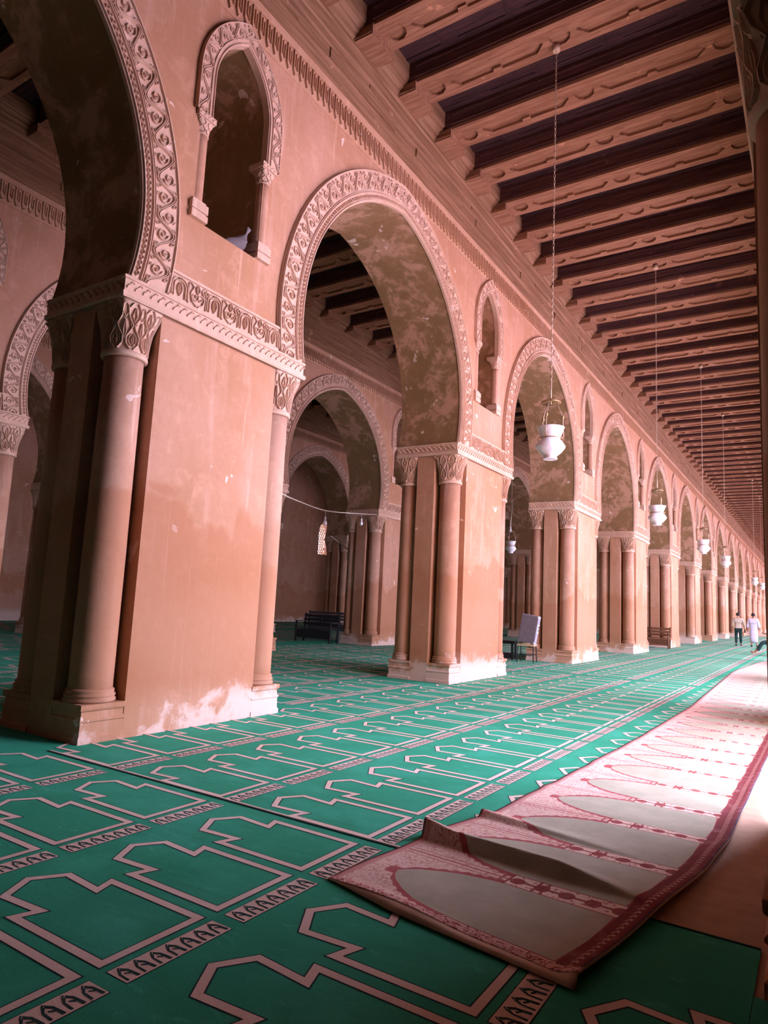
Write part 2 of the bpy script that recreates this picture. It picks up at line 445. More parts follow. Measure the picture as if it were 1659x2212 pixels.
# ---------------------------------------------------------------- carved archivolt
def archivolt_mesh():
    mb = MB(); TW = 0.42; N = 64; X = 0.045
    A = BIG
    rows = [[], [], [], [], []]
    for k in range(N+1):
        u = k/N; a = A.pt(u, -0.0); b = A.pt(u, TW)
        rows[0].append((.001, *A.pt(u, -0.012))); rows[1].append((X, *A.pt(u, -0.012)))
        rows[2].append((X, *A.pt(u, TW-.012))); rows[3].append((X*.6, *b)); rows[4].append((.001, *b))
    mb.sheet(rows, 0)
    L = A.length(TW/2)
    M = lambda s, t, h: (X + h, *A.pt(min(1, max(0, s/L)), t))
    h = 0.024
    for t, w in ((0.008, .02), (0.105, .016), (0.125, .010), (TW-0.018, .026)):
        mb.ridge([(L*k/80, t) for k in range(81)], w, h, M)
    beads(mb, 0.02, L-.02, 0.055, M, h, 0.06, 0.020)
    p = 0.36; n = int(L/p); p = L/n
    for k in range(n):
        MM = lambda s, t, h, k=k: M(s, t+0.135, h)
        scroll(mb, k*p, p, TW-0.135-0.035, MM, h, flip=(k*p > L/2))
    return mb.mesh('carved_archivolt', [MT['carved']])

def win_surround():
    """carved band round the window head"""
    mb = MB(); TW = 0.21; X = 0.04; N = 48; A = WIN
    rows = [[], [], [], []]
    for k in range(N+1):
        u = k/N
        rows[0].append((-.05, *A.pt(u, -.012))); rows[1].append((X, *A.pt(u, -.012)))
        rows[2].append((X, *A.pt(u, TW-.004))); rows[3].append((-.002, *A.pt(u, TW)))
    mb.sheet(rows, 0)
    L = A.length(TW/2); M = lambda s, t, h: (X+h, *A.pt(min(1, max(0, s/L)), t)); h = 0.016
    for t, w in ((0.004, .016), (0.048, .010), (TW-.012, .018)): mb.ridge([(L*k/50, t) for k in range(51)], w, h, M)
    n = 9; p = L/n
    for k in range(n): scroll(mb, k*p, p, TW-.075, (lambda s, t, h: M(s, t+.055, h)), h)
    return mb.mesh('window_surround', [MT['carved']])

def capital_mesh(r, zb, zt, half, det=1):
    """bell capital: round foot, square head, carved with lyre vines; axis at origin"""
    mb = MB(); H = zt - zb; S = 32; K = 8
    def surf(a, k, h=0.0):
        q = k**1.9
        c, s_ = math.cos(a), math.sin(a)
        sq = 1/max(abs(c), abs(s_)); rr = (r*1.06)*(1-q) + q*half*(sq**0.85)*0.97
        rr = rr + h
        return (rr*c, rr*s_, zb + H*0.10 + (H*0.90)*k)
    mb.lathe([(r*1.0, 0), (r*1.16, 0.0), (r*1.20, H*.05), (r*1.16, H*.10), (r*1.0, H*.10)], 0, 0, 24, 0, zb)
    rows = [[surf(2*PI*i/S, k/K) for i in range(S+1)] for k in range(K+1)]
    mb.sheet(rows, 0, True)
    b = len(mb.v); mb.v += [rows[-1][i] for i in range(S)]; mb.face([b+i for i in range(S)], 0)
    n = 9 if det else 6
    cw = 2*PI*r*1.3/n
    for j in range(n):
        a0 = 2*PI*j/n + PI/n
        M = lambda s, t, h, a0=a0: surf(a0 + s/(r*1.3), min(1, max(0, t)), h)
        d = cw*0.42; h = 0.026 * r/0.19
        for sg in (-1, 1):
            mb.ridge([(sg*d*.25, .03), (sg*d*.9, .14), (sg*d*.95, .28), (sg*d*.30, .44), (sg*d*.12, .52), (sg*d*.75, .68), (sg*d*.85, .82), (sg*d*.25, .97)], .016*r/.19, h, M)
            if det: mb.ridge([(sg*d*.2, .10), (sg*d*.55, .18), (sg*d*.5, .28), (sg*d*.15, .36)], .010*r/.19, h*.8, M)
        if det:
            for sg in (-1, 1):
                mb.ridge([(cw*.5, .66), (cw*.5+sg*d*.35, .76), (cw*.5+sg*d*.25, .88), (cw*.5, .93)], .010*r/.19, h*.8, M)
                mb.ridge([(sg*d*.15, .46), (sg*d*.45, .54), (sg*d*.40, .62)], .010*r/.19, h*.7, M)
            mb.ridge([(0, .12), (d*.16, .22), (0, .36), (-d*.16, .22)], .010*r/.19, h*.8, M, closed=True)
            mb.ridge([(0, .58), (d*.32, .70), (0, .88), (-d*.32, .70)], .011*r/.19, h*.9, M, closed=True)
            mb.ridge([(cw*.5, .20), (cw*.5+d*.2, .40), (cw*.5, .62), (cw*.5-d*.2, .40)], .011*r/.19, h*.9, M, closed=True)
    return mb.mesh('capital', [MT['carved']])

# ---------------------------------------------------------------- pier
NT_ = 0.42; CR = 0.185                                      # corner notch, column radius
def pier_body_mesh():
    mb = MB(); e = NT_
    # cross-shaped body
    pts = [(-e, 0), (-e, 0)]
    loop = [(0, e), (0, W-e), (-e, W-e), (-e, W), (-D+e, W), (-D+e, W-e), (-D, W-e), (-D, e), (-D+e, e), (-D+e, 0), (-e, 0), (-e, e)]
    b = len(mb.v); n = len(loop)
    for z in (0, ZI+.02):
        mb.v += [(x, y, z) for x, y in loop]
    mb.box(-D, 0, ZI, 0, W, ZL-.002)
    for i in range(n): j = (i+1) % n; mb.face((b+i, b+j, b+n+j, b+n+i), 0)
    mb.face([b+n+i for i in range(n)], 0)
    return mb.mesh('pier_body', [MT['wall']])
def base_block_mesh():
    """moulded corner plinth under one column, local corner at origin, extends to -x and +y"""
    mb = MB(); e = NT_+.01
    prof = [(0.012, 0), (0.012, .055), (0.0, .065), (-.002, .175), (.008, .185), (.008, .20), (-.006, .215), (-.008, .265), (.006, .275), (.012, .29), (.012, ZP)]
    rows = []
    for d, z in prof: rows.append([(-e, -d, z), (d, -d, z), (d, e, z), (-e, e, z), (-e, -d, z)])
    mb.sheet(rows, 0)
    b = len(mb.v); mb.v += rows[-1][:4]; mb.face((b, b+1, b+2, b+3), 0)
    return mb.mesh('plinth', [MT['wall']])
def column_mesh():
    mb = MB()
    mb.lathe([(CR, ZP), (CR, .55), (CR*1.0, 1.5), (CR*.975, 2.6), (CR*.95, 3.42)], 0, 0, 28)
    return mb.mesh('engaged_column', [MT['column']])
def colbase_mesh():
    mb = MB(); r = CR
    pr = [(r+.02, 0), (r+.034, .012), (r+.034, .03), (r+.016, .042), (r+.028, .052), (r+.030, .066), (r+.012, .08), (r+.018, .092), (r+.016, .106), (r, .118)]
    mb.lathe(pr, 0, 0, 28, 0, ZP)
    return mb.mesh('column_base', [MT['column']])
def impost_mesh(det=1):
    """ledge with wave carving and carved frieze along the front, imposts run round the corners"""
    mb = MB(); o = 0.045
    def band(prof, y0, y1, xb):      # runs round three sides of the pier head
        rows = []
        for d, z in prof: rows.append([(xb, y0-d, z), (d, y0-d, z), (d, y1+d, z), (xb, y1+d, z)])
        mb.sheet(rows, 0)
    band([(-.01, ZI), (o, ZI), (o+.012, ZI+.02), (o+.012, ZI+.05), (o-.012, ZI+.06), (o-.012, ZL-.035), (o+.004, ZL-.028), (o+.004, ZL-.004), (.0, ZL-.003), (-.05, ZL-.002)], 0, W, -D)
    bb = len(mb.v); mb.v += [(-D, -o, ZI), (o, -o, ZI), (o, W+o, ZI), (-D, W+o, ZI)]; mb.face((bb, bb+1, bb+2, bb+3), 0)
    h = 0.024
    M2 = lambda s, t, h: (o-.012+h, s, ZI+.08+t)
    waves(mb, -o+.02, W+o, 0.045, M2, .016, .085, .034)
    M3 = lambda s, t, h: (-s, -o+.012-h, ZI+.08+t)           # side faces
    waves(mb, 0, D, 0.045, M3, .016, .085, .034)
    M4 = lambda s, t, h: (-s, W+o-.012+h, ZI+.08+t)
    waves(mb, 0, D, 0.045, M4, .016, .085, .034)
    return mb.mesh('impost_frieze', [MT['carved']])

def frieze_mesh(det=1):
    mb = MB()
    # frieze slab between the two arches
    y0, y1 = YC-P+2.575, YC-2.575
    mb.box(-.01, y0, ZL+.001, 0.040, y1, ZF+.005)
    mb.box(-.01, y0, ZF-.012, 0.058, y1, ZF+.014)
    h = 0.024
    M = lambda s, t, h: (0.040+h, y0+s, ZL+t)
    L = y1-y0; n = 7; p = L/n
    b = ZF-ZL-.012
    for k in range(n):
        if k % 2 == 0: palmette(mb, k*p, p, b, M, h, det)
        else:
            s0 = k*p
            for sg in (-1, 1):
                mb.ridge([(s0+p/2+sg*p*.05, .06*b), (s0+p/2+sg*p*.30, .20*b), (s0+p/2+sg*p*.40, .50*b), (s0+p/2+sg*p*.22, .80*b), (s0+p/2+sg*p*.42, .95*b)], .014, h, M)
                mb.ridge([(q[0], q[1]) for q in arc(s0+p/2+sg*p*.17, .42*b, .19*b, 0, PI*2.2*sg, 12, .05*b)], .011, h, M)
            leaf(mb, s0+p/2, .58*b, PI/2, .36*b, .09*p, M, h)
        mb.ridge([(k*p, .06*b), (k*p, .94*b)], .008, h*.7, M)
    return mb.mesh('carved_frieze_band', [MT['carved']])

ME = dict(bay=bay_mesh(), archivolt=archivolt_mesh(), wsur=win_surround(), cap=capital_mesh(CR*.95, 3.42, ZI, 0.235),
          body=pier_body_mesh(), plinth=base_block_mesh(), col=column_mesh(), cbase=colbase_mesh(), impost=impost_mesh(), frieze=frieze_mesh())
def fixn(me):
    bm = bmesh.new(); bm.from_mesh(me); bmesh.ops.recalc_face_normals(bm, faces=bm.faces); bm.to_mesh(me); bm.free()
for k in ('body', 'plinth', 'col', 'cbase', 'wsur', 'archivolt', 'impost', 'cap', 'frieze'): fixn(ME[k])
WC = 0.075
def small_col():
    mb = MB(); mb.lathe([(WC, 5.27), (WC, 5.30), (WC*.97, 5.9), (WC*.95, 6.0)], 0, 0, 16); return mb.mesh('colonnette', [MT['column']])
def small_base():
    mb = MB()
    for a, z0, z1 in ((.105, 5.06, 5.13), (.09, 5.13, 5.15), (.105, 5.15, 5.24), (.085, 5.24, 5.27)): mb.box(-a-.01, -a, z0, a, a, z1)
    return mb.mesh('column_base', [MT['carved']])
def small_impost():
    mb = MB(); mb.box(-.13, -.115, 6.17, .10, .115, 6.235); mb.box(-.11, -.10, 6.15, .085, .10, 6.175)
    waves(mb, -.11, .11, .032, (lambda s, t, h: (.10+h, s, 6.17+t)), .008, .045, .016); return mb.mesh('impost', [MT['carved']])
ME.update(scol=small_col(), scap=capital_mesh(WC*.95, 6.0, 6.155, .10, 0), sbase=small_base(), simp=small_impost())
for k in ('scol', 'scap', 'sbase', 'simp'): fixn(ME[k])

def make_pier():
    t = empty('stone_pier')
    link('pier_body', ME['body'], t)
    link('carved_impost', ME['impost'], t)
    for (x, y, sx, sy) in ((0, 0, 1, 1), (0, W, 1, -1), (-D, 0, -1, 1), (-D, W, -1, -1)):
        pl = link('plinth', ME['plinth'], t, (x, y, 0)); pl.scale = (sx, sy, 1)
        c = link('engaged_column', ME['col'], t, (x - sx*.20, y + sy*.20, 0))
        link('capital', ME['cap'], c); link('column_base', ME['cbase'], c)
    return t
def make_window():
    t = empty('arched_window')
    link('window_surround', ME['wsur'], t)
    for sg in (-1, 1):
        c = link('colonnette', ME['scol'], t, (-.055, WY + sg*0.475, 0))
        link('capital', ME['scap'], c); link('column_base', ME['sbase'], c); link('impost', ME['simp'], c)
    return t
PIER = make_pier(); WINDOW = make_window()
CH = children_map()
used = {'p': False, 'w': False}

ROWN = {'A': 'front arcade', 'B': 'second arcade row', 'C': 'third arcade row', 'K': 'courtyard-side arcade'}
def place(kind, proto, loc, rz, label, cat, group):
    if not used[kind]: o = proto; used[kind] = True
    else: o = copy_tree(proto, CH)
    o.location = loc; o.rotation_euler = (0, 0, rz); tag(o, label, cat, group); return o
SPECIAL = {('A', 0): 'large stucco pier nearest the camera with dark shaded side and plain peach front',
           ('A', 1): 'stucco pier with flaking white plaster at its foot, left of the speaker on a chair',
           ('A', 2): 'stucco pier right behind the grey speaker propped on a chair',
           ('A', 3): 'stucco pier just left of the brown slatted wooden bench',
           ('A', 4): 'stucco pier behind the brown slatted wooden bench',
           ('B', 0): 'peach pier cut by the left photo edge, seen behind the big shaded pier',
           ('B', 2): 'peach pier of the second row framed by the big central arch',
           ('K', 0): 'rough shaded court pier with carved capital at the right photo edge'}
def row(key, X, Yb, k0, k1, rot=0, win=True):
    wl = empty({'A': 'wall_left', 'B': 'wall_inner', 'C': 'wall_far', 'K': 'wall_right'}[key]); struct(wl)
    for k in range(k0, k1):
        if rot: loc = (X, Yb + k*P + W, 0)
        else: loc = (X, Yb + k*P, 0)
        b = link('wall_bay', ME['bay'], wl, loc); b.rotation_euler = (0, 0, rot); link('carved_frieze_band', ME['frieze'], b)
        lab = SPECIAL.get((key, k)) or 'stucco pier with corner columns, %s from the camera in the %s' % (ORD[k] if k >= 0 else 'just behind the first', ROWN[key])
        if k < 0: lab = 'stucco pier beside the left photo edge, nearest the camera side of the %s' % ROWN[key]
        place('p', PIER, loc, rot, lab, 'pier', 'stucco piers of the ' + ROWN[key])
        av = link('carved_archivolt', ME['archivolt'], None, loc); av.rotation_euler = (0, 0, rot)
        tag(av, 'carved band round the arch beyond the %s pier of the %s' % (ORD[k] if k >= 0 else 'leftmost', ROWN[key]),
            'arch moulding', 'carved arch bands of the ' + ROWN[key])
        if win:
            place('w', WINDOW, loc, rot, 'arched opening with colonnettes above the %s pier of the %s' % (ORD[k] if k >= 0 else 'leftmost', ROWN[key]),
                  'window', 'arched openings of the ' + ROWN[key])
NA = 17
row('A', 0.0, Y0, -1, NA)
row('B', -6.0, Y0, -1, 11)
row('C', -12.0, Y0, -1, 8)
row('K', CX0, CY0, -1, NA, PI)

# ---------------------------------------------------------------- friezes, cornices (run the whole length)
def saw_unit():
    mb = MB(); h = .028; n = 14; p = P/ (n*4)
    M = lambda s, t, hh: (0.012+hh, s, 7.60+t)
    mb.box(-.01, 0, 7.585, .012, P, 7.955); mb.box(-.01, 0, 7.955, .035, P, 8.06)
    for k in range(n*4):
        s = k*p
        mb.ridge([(s+.02, .36), (s+.02, .10), (s+.045, .03), (s+.08, .06)], .022, h, M)
        mb.ridge([(s+.065, .33), (s+.065, .16), (s+.095, .12), (s+.10, .30)], .016, h*.8, M)
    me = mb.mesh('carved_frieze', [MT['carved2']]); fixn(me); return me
SAW = saw_unit()
def cornice_unit():
    mb = MB()
    prof = [(0, 8.055), (.05, 8.06), (.055, 8.20), (.035, 8.215), (.035, 8.26), (.075, 8.28), (.08, 8.46), (.095, 8.475), (.095, 8.50), (.075, 8.52), (.075, 8.60), (.10, 8.63), (.105, 8.80), (.125, 8.82), (.125, 8.875), (.0, 8.885)]
    mb.sheet([[(x, 0, z), (x, P/3, z), (x, P*2/3, z), (x, P, z)] for x, z in prof], 0)
    for k in range(3): mb.box(0, P*k/3+.3, 8.30, .092+.006*k, P*k/3+1.9, 8.44)
    for k in range(2): mb.box(0, P*k/2+.1, 8.53, .089, P*k/2+1.3, 8.59)
    # stepped cove between the cornice and the boards
    pr2 = [(.0, 8.88), (.11, 8.885), (.16, 8.925), (.15, 8.945), (.21, 8.99), (.20, 9.01), (.27, 9.06), (.26, 9.08), (.29, 9.10), (.29, 9.36)]
    mb.sheet([[(x, 0, z), (x, P, z)] for x, z in pr2], 0)
    me = mb.mesh('wooden_cornice', [MT['cornice']]); fixn(me); return me
CORN = cornice_unit()
tri = 1
for key, X, Yb, n in (('A', 0, Y0, NA), ('B', -6, Y0, 11), ('C', -12, Y0, 8), ('K', CX0, CY0, NA)):
    a = struct(empty('trim_%d' % tri)); b = struct(empty('trim_%d' % (tri+1))); tri += 2
    for k in range(-1, n):
        loc = (X, Yb + k*P + (P if key == 'K' else 0), 0); rz = PI if key == 'K' else 0
        for par, me, nm in ((a, SAW, 'carved_frieze'), (b, CORN, 'wooden_cornice')):
            if key == 'K' and nm == 'carved_frieze': pass
            o = link(nm, me, par, loc); o.rotation_euler = (0, 0, rz)
# cornice on the back faces (towards the qibla side aisles)
for key, X, n in (('A', 0, 8), ('B', -6, 8), ('C', -12, 8)):
    b = struct(empty('trim_%d' % tri)); tri += 1
    for k in range(-1, n):
        o = link('wooden_cornice', CORN, b, (X-D, Y0+k*P+P, 0)); o.rotation_euler = (0, 0, PI)

# ---------------------------------------------------------------- ceilings with beams
BP = 1.154; BW = 0.50
def capsule(cx, cy, L, w, knob=0.0):
    pts = []
    ch = w*0.5
    top = [(-L/2, 0), (-L/2+ch, w/2)]
    if knob: top += [(-knob*1.3, w/2), (-knob, w/2+.0), (-knob*.8, w/2-.05), (knob*.8, w/2-.05), (knob, w/2), (knob*1.3, w/2)]
    top += [(L/2-ch, w/2), (L/2, 0)]
    bot = [(x, -y) for x, y in top[1:-1]][::-1]
    return [(cx+x, cy+y) for x, y in top + bot]
def beam_mesh(Lx):
    """beam along x from 0 to Lx, width BW in y, underside z=9.0, with pierced facing board"""
    mb = MB(); z0 = 9.0
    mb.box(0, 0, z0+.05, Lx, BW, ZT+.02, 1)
    mb.box(.3, .005, z0+.045, Lx-.3, BW-.005, z0+.0495, 0)
    out = [(.36, 0), (Lx-.36, 0), (Lx-.36, BW), (.36, BW)]
    cx = Lx/2; holes = []
    for c in (.62, cx, Lx-.62): holes.append([(c+.145*math.cos(a*PI/5), BW/2+.145*math.sin(a*PI/5)) for a in range(10)])
    cl = (cx-.62)-.36; 
    for sgn in (-1, 1): holes.append(capsule(cx+sgn*(cx-.62)/2, BW/2, cl-.10, .26, .07))
    mb.poly([out]+holes, lambda x, y: (x, y, z0)); 
    for L in [out]+holes:
        for i in range(len(L)):
            j = (i+1) % len(L); b = len(mb.v)
            mb.v += [(L[i][0], L[i][1], z0), (L[j][0], L[j][1], z0), (L[j][0], L[j][1], z0+.05), (L[i][0], L[i][1], z0+.05)]
            mb.face((b, b+1, b+2, b+3), 0)
    # side facings
    for y in (-.012, BW):
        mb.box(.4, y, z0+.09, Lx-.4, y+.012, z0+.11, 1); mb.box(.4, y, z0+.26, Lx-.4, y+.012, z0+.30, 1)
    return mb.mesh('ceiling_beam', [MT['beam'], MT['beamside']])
def corbel_mesh():
    mb = MB(); mb.box(0, -.02, 8.86, .42, BW+.02, 9.021); mb.box(0, -.035, 8.885, .40, BW+.035, 8.91)
    return mb.mesh('corbel', [MT['beam']])
CORB = corbel_mesh()
def coffer_mesh(Lx):
    mb = MB(); mb.box(0, BW, ZT, Lx, BP, ZT+.04)
    for k in range(5):
        c = Lx*(k+.5)/5
        for q in (-1, 1): mb.box(c-.36, BW+.40+q*.16-.012, ZT-.015, c+.36, BW+.40+q*.16+.012, ZT)
        mb.box(c-.012+.42, BW, ZT-.02, c+.012+.42, BP, ZT)
    return mb.mesh('coffer_board', [MT['board']])
def ceiling(name, x0, x1, ya, n):
    c = struct(empty(name)); bm_ = beam_mesh(x1-x0); fixn(bm_); cf = coffer_mesh(x1-x0)
    for k in range(n):
        b = link('ceiling_beam', bm_, c, (x0, ya+k*BP, 0)); link('coffer_board', cf, b)
        cb = link('corbel', CORB, b)
        cb2 = link('corbel', CORB, b, (x1-x0, BW, 0)); cb2.rotation_euler = (0, 0, PI)
    return c
ceiling('ceiling', 0, CX0, 7.71-6*BP, 99)
ceiling('ceiling_inner', -6.0, -D, 7.71-8*BP, 52)
ceiling('ceiling_far', -12.0, -6-D, 7.71-8*BP, 44)
mb = MB(); mb.box(-22, -12, ZT+.045, CX0+D+.1, YEND+1, ZT+.3); struct(mb.build('ceiling_roof', MT['board']))
mb = MB(); mb.box(BACKX, -12, ZT-.1, -12-D, 70, ZT+.03); struct(mb.build('ceiling_back', MT['board']))

# ---------------------------------------------------------------- enclosing walls
def solid(name, *a, m='wall'): mb = MB(); mb.box(*a); return struct(mb.build(name, MT[m]))
# back wall with pierced windows
mb = MB(); wy = [-8 + 6.731*k for k in range(12)]
out = [(-12, 0), (75, 0), (75, 9.6), (-12, 9.6)]
def gw(c): return [(c-.55, 5.0), (c+.55, 5.0)] + [(c+.55*math.cos(a*PI/12), 6.2+.75*math.sin(a*PI/12)) for a in range(0, 13)]
GRY = [Y0+1.2+P*k for k in range(-1, 9)]
GRZ = -1.05
def gwz(c): return [(y, z+GRZ+.0) for y, z in gw(c)]
mb.poly([out]+[gwz(c) for c in GRY], lambda y, z: (BACKX, y, z))
for c in GRY:
    L = gwz(c)
    for i in range(len(L)):
        j = (i+1) % len(L); b = len(mb.v)
        mb.v += [(BACKX, *L[i]), (BACKX, *L[j]), (BACKX-.8, *L[j]), (BACKX-.8, *L[i])]; mb.face((b, b+1, b+2, b+3), 0)
struct(mb.build('wall_back', MT['wall'], fix=False))
# plaster grilles
def grille(c):
    mb = MB(); x = BACKX-.45
    for k in range(-9, 10):
        for sg in (-1, 1):
            pts = []
            for q in range(25):
                z = 3.95 + 2.05*q/24; y = k*.17 + sg*(z-3.95)*.55 - sg*.55
                hw = .55 if z < 5.15 else .55*math.sqrt(max(0, 1-((z-5.15)/.75)**2))
                if abs(y) < hw: pts.append((x, c+y, z))
            if len(pts) > 1: mb.tube(pts, .034, 4)
    o = mb.build('window_grille', MT['carved']); return o
for i, c in enumerate(GRY[2:7]):
    g = grille(c); tag(g, 'pierced lattice grille in the far back wall, %s one from the left' % ORD[i], 'window grille', 'lattice grilles of the back wall')
solid('wall_front', -22, -12.4, 0, 14.5, -12, 9.6)
solid('wall_end', -22, YEND, 0, CX0+D+3, YEND+.5, 9.6)
solid('wall_inner_end', BACKX, 66, 0, -7.5, 66.5, 9.6)
solid('wall_court', CX0+D+.02, CY0+.4, 0, 14.5, CY0+1.6, 9.9)
solid('wall_side', 14, -12.2, 0, 14.5, CY0+1.6, 9.9)
mb = MB(); mb.box(CX0+D, -12.4, ZT, 14.5, CY0+1.6, ZT+.3); struct(mb.build('ceiling_wing', MT['board']))
solid('floor', -22, -12.4, -.3, CX0+D+.3, YEND+1, 0, m='floor')
solid('floor_wing', CX0+D+.3, -12.4, -.3, 14.5, CY0+1.6, -.002, m='floor')
mb = MB(); mb.box(CX0+D+.3, CY0+1.6, -.4, 110, YEND+40, -.06); struct(mb.build('ground', MT['court']))
# parapet above the courtyard arcade
solid('wall_parapet', CX0, CY0-P, ZT+.3, CX0+D, YEND, 10.4)

# ---------------------------------------------------------------- green prayer carpets
NW, NP_, RP = 0.478, 0.5445, 1.16
def niche(mb, ox, oy, det):
    """one prayer niche; bottom side at x=ox, pointing to -x, near side at y=oy"""
    w = NW
    o = [(0, 0), (0, w), (-.595, w), (-.575, w-.085), (-.775, w-.07), (-.890, w*.60), (-.888, w*.40), (-.775, .07), (-.575, .085), (-.595, 0)]
    o = [(0, 0), (0, w), (-.600, w), (-.570, w-.092), (-.790, w-.075), (-.892, w*.52), (-.790, .075), (-.570, .092), (-.600, 0)]
    cxm, cym = -.42, w/2
    def inset(d):
        n = len(o); r = []
        for i in range(n):
            a, b, c = Vector(o[i-1]), Vector(o[i]), Vector(o[(i+1) % n])
            d1 = (b-a).normalized(); d2 = (c-b).normalized()
            n1 = Vector((-d1.y, d1.x)); n2 = Vector((-d2.y, d2.x)); m = (n1+n2); k = m.dot(n1)
            m = m/max(k, .35); r.append((b.x + m.x*d, b.y + m.y*d))
        return r
    def ring(d0, d1, z, mi):
        A, B = inset(d0), inset(d1); n = len(A); b = len(mb.v)
        mb.v += [(ox+x, oy+y, z) for x, y in A] + [(ox+x, oy+y, z) for x, y in B]
        for i in range(n): j = (i+1) % n; mb.face((b+i, b+j, b+n+j, b+n+i), mi)
    ring(-.007, .043, .0090, 2); ring(0, .036, .0100, 1)
    # arcade strip behind the niche
    x0, x1 = ox+.042, ox+.150
    def rect(a, c, b_, d, z, mi):
        k = len(mb.v); mb.v += [(a, c, z), (b_, c, z), (b_, d, z), (a, d, z)]; mb.face((k, k+1, k+2, k+3), mi)
    rect(x0-.005, oy-.003, x1+.005, oy+w+.003, .0090, 2); rect(x0, oy, x1, oy+w, .0100, 1)
    n = 7; q = w/n
    if det:
        for k in range(n):
            y = oy + (k+.5)*q; zz = .0110
            def pl(pts): kk = len(mb.v); mb.v += [(x0+a, y+b, zz) for a, b in pts]; mb.face(range(kk, kk+len(pts)), 2)
            pl([(.100, -.026), (.100, -.016), (.048, -.014), (.048, -.022)]); pl([(.100, .014), (.100, .028), (.040, .022), (.048, .012)])
            pl([(.048, -.022), (.048, -.012), (.028, .0), (.022, -.008)]); pl([(.048, .012), (.040, .022), (.014, .006), (.028, -.002)])
            pl([(.026, -.012), (.022, -.002), (.010, .006), (.008, .0)]); pl([(.070, .010), (.062, .016), (.050, -.002), (.056, -.008)])
    else:
        for k in range(n):
            y = oy + (k+.5)*q; rect(x0+.02, y-.018, x0+.09, y+.010, .0110, 2)
def carpet(name, y0, y1, xr, phase, label, near=False):
    mb = MB()
    pieces = []
    for (a, b) in xr: pieces.append((a, b))
    for a, b in pieces:
        nx = max(1, int((b-a)/1.2))
        mb.box(a, y0+.006, 0.0005, b, y1-.006, .0085, 0)
        mb.box(a, y0+.002, 0.0005, b, y0+.018, .0115, 1); mb.box(a, y1-.012, .0005, b, y1-.002, .013, 2)
        j = 0
        while True:
            bx = 4.245 - RP*j; j += 1
            if bx - .92 < a - .02:
                if bx < a + .3 or not (a > 0): break
            if bx + .16 > b + .02: continue
            k = 0
            while True:
                oy = phase + NP_*k; k += 1
                if oy + NW > y1 - .01: break
                if oy < y0 + .005: continue
                far = oy > 22 or bx < -7
                niche(mb, bx, oy, not far and oy < 13)
    o = mb.build(name, [MT['green'], MT['cream'], MT['navy']], fix=False); tag(o, label, 'carpet', 'green prayer carpets'); return o
SX = 4.40
carpet('prayer_carpet', -9.0, 3.265, [(-19.2, -12.05-D), (-12.0+.02, -6.05-D), (-5.98, -D-.03)], 1.612-NP_*19, 'green niche-patterned carpet behind the leftmost piers, left of the near pier')
mbx = carpet('prayer_carpet', -9.0, 3.265, [(.03, 4.97)], 1.612-NP_*19, 'green niche-patterned carpet in the foreground, running to the bottom photo edge')
mb = MB(); mb.box(4.972, -1.33, .0005, 5.72, 2.86, .0085, 0)
for k in range(8):
    oy = 1.612-NP_*6 + NP_*k
    if -1.3 < oy and oy + NW < 2.86: niche(mb, 5.40, oy, True)
o = mb.build('prayer_carpet', [MT['green'], MT['cream'], MT['navy']], fix=False); tag(o, 'dark green carpet end between the court piers, at the bottom right photo corner', 'carpet', 'green prayer carpets')
segs = [(3.275, 14.40), (14.41, 25.6), (25.61, 37.0), (37.01, 49.0), (49.01, 66)]
names = ['from the foreground seam to the second seam', 'beyond the second seam, beside the speaker chair', 'beyond the third seam, beside the wooden bench', 'around the two walking people', 'in the far distance past the walking people']
for i, (a, b) in enumerate(segs):
    carpet('prayer_carpet', a, b, [(.03, SX)], a+.012, 'green niche-patterned carpet of the main aisle, ' + names[i])
    if i < 4:
        carpet('prayer_carpet', a, b, [(-5.98, -D-.03)], a+.012, 'green carpet behind the front piers, second aisle, ' + names[i])
        carpet('prayer_carpet', a, b, [(-11.98, -6-D-.03)], a+.012, 'green carpet of the third aisle in shade, ' + names[i])
        carpet('prayer_carpet', a, b, [(BACKX+.02, -12-D-.03)], a+.012, 'green carpet along the back wall in shade, ' + names[i])
# strips in the arch openings
for ri, X in enumerate((0.0, -6.0, -12.0)):
    for k in range(-1, (9, 6, 5)[ri]):
        mb = MB(); a, b = Y0+k*P+W+.02, Y0+(k+1)*P-.02
        mb.box(X-D-.025, a, .0004, X+.025, b, .0075, 0)
        if b < 40:
            oy = a+.05
            while oy + NW < b and ri == 0 and False: niche(mb, X-.02, oy, False); oy += NP_
            bx = (-.395, -6.195, -12.15)[ri]
            oy = 3.287
            while oy < a: oy += NP_
            while oy + NW < b:
                niche(mb, bx, oy, False); oy += NP_
        o = mb.build('threshold_carpet', [MT['green'], MT['cream'], MT['navy']], fix=False)
        tag(o, 'green carpet under the arch beyond the %s pier of the %s' % (ORD[k] if k >= 0 else 'leftmost', ('front arcade', 'second arcade row', 'third arcade row')[ri]), 'carpet', 'green carpet pieces under the arches')

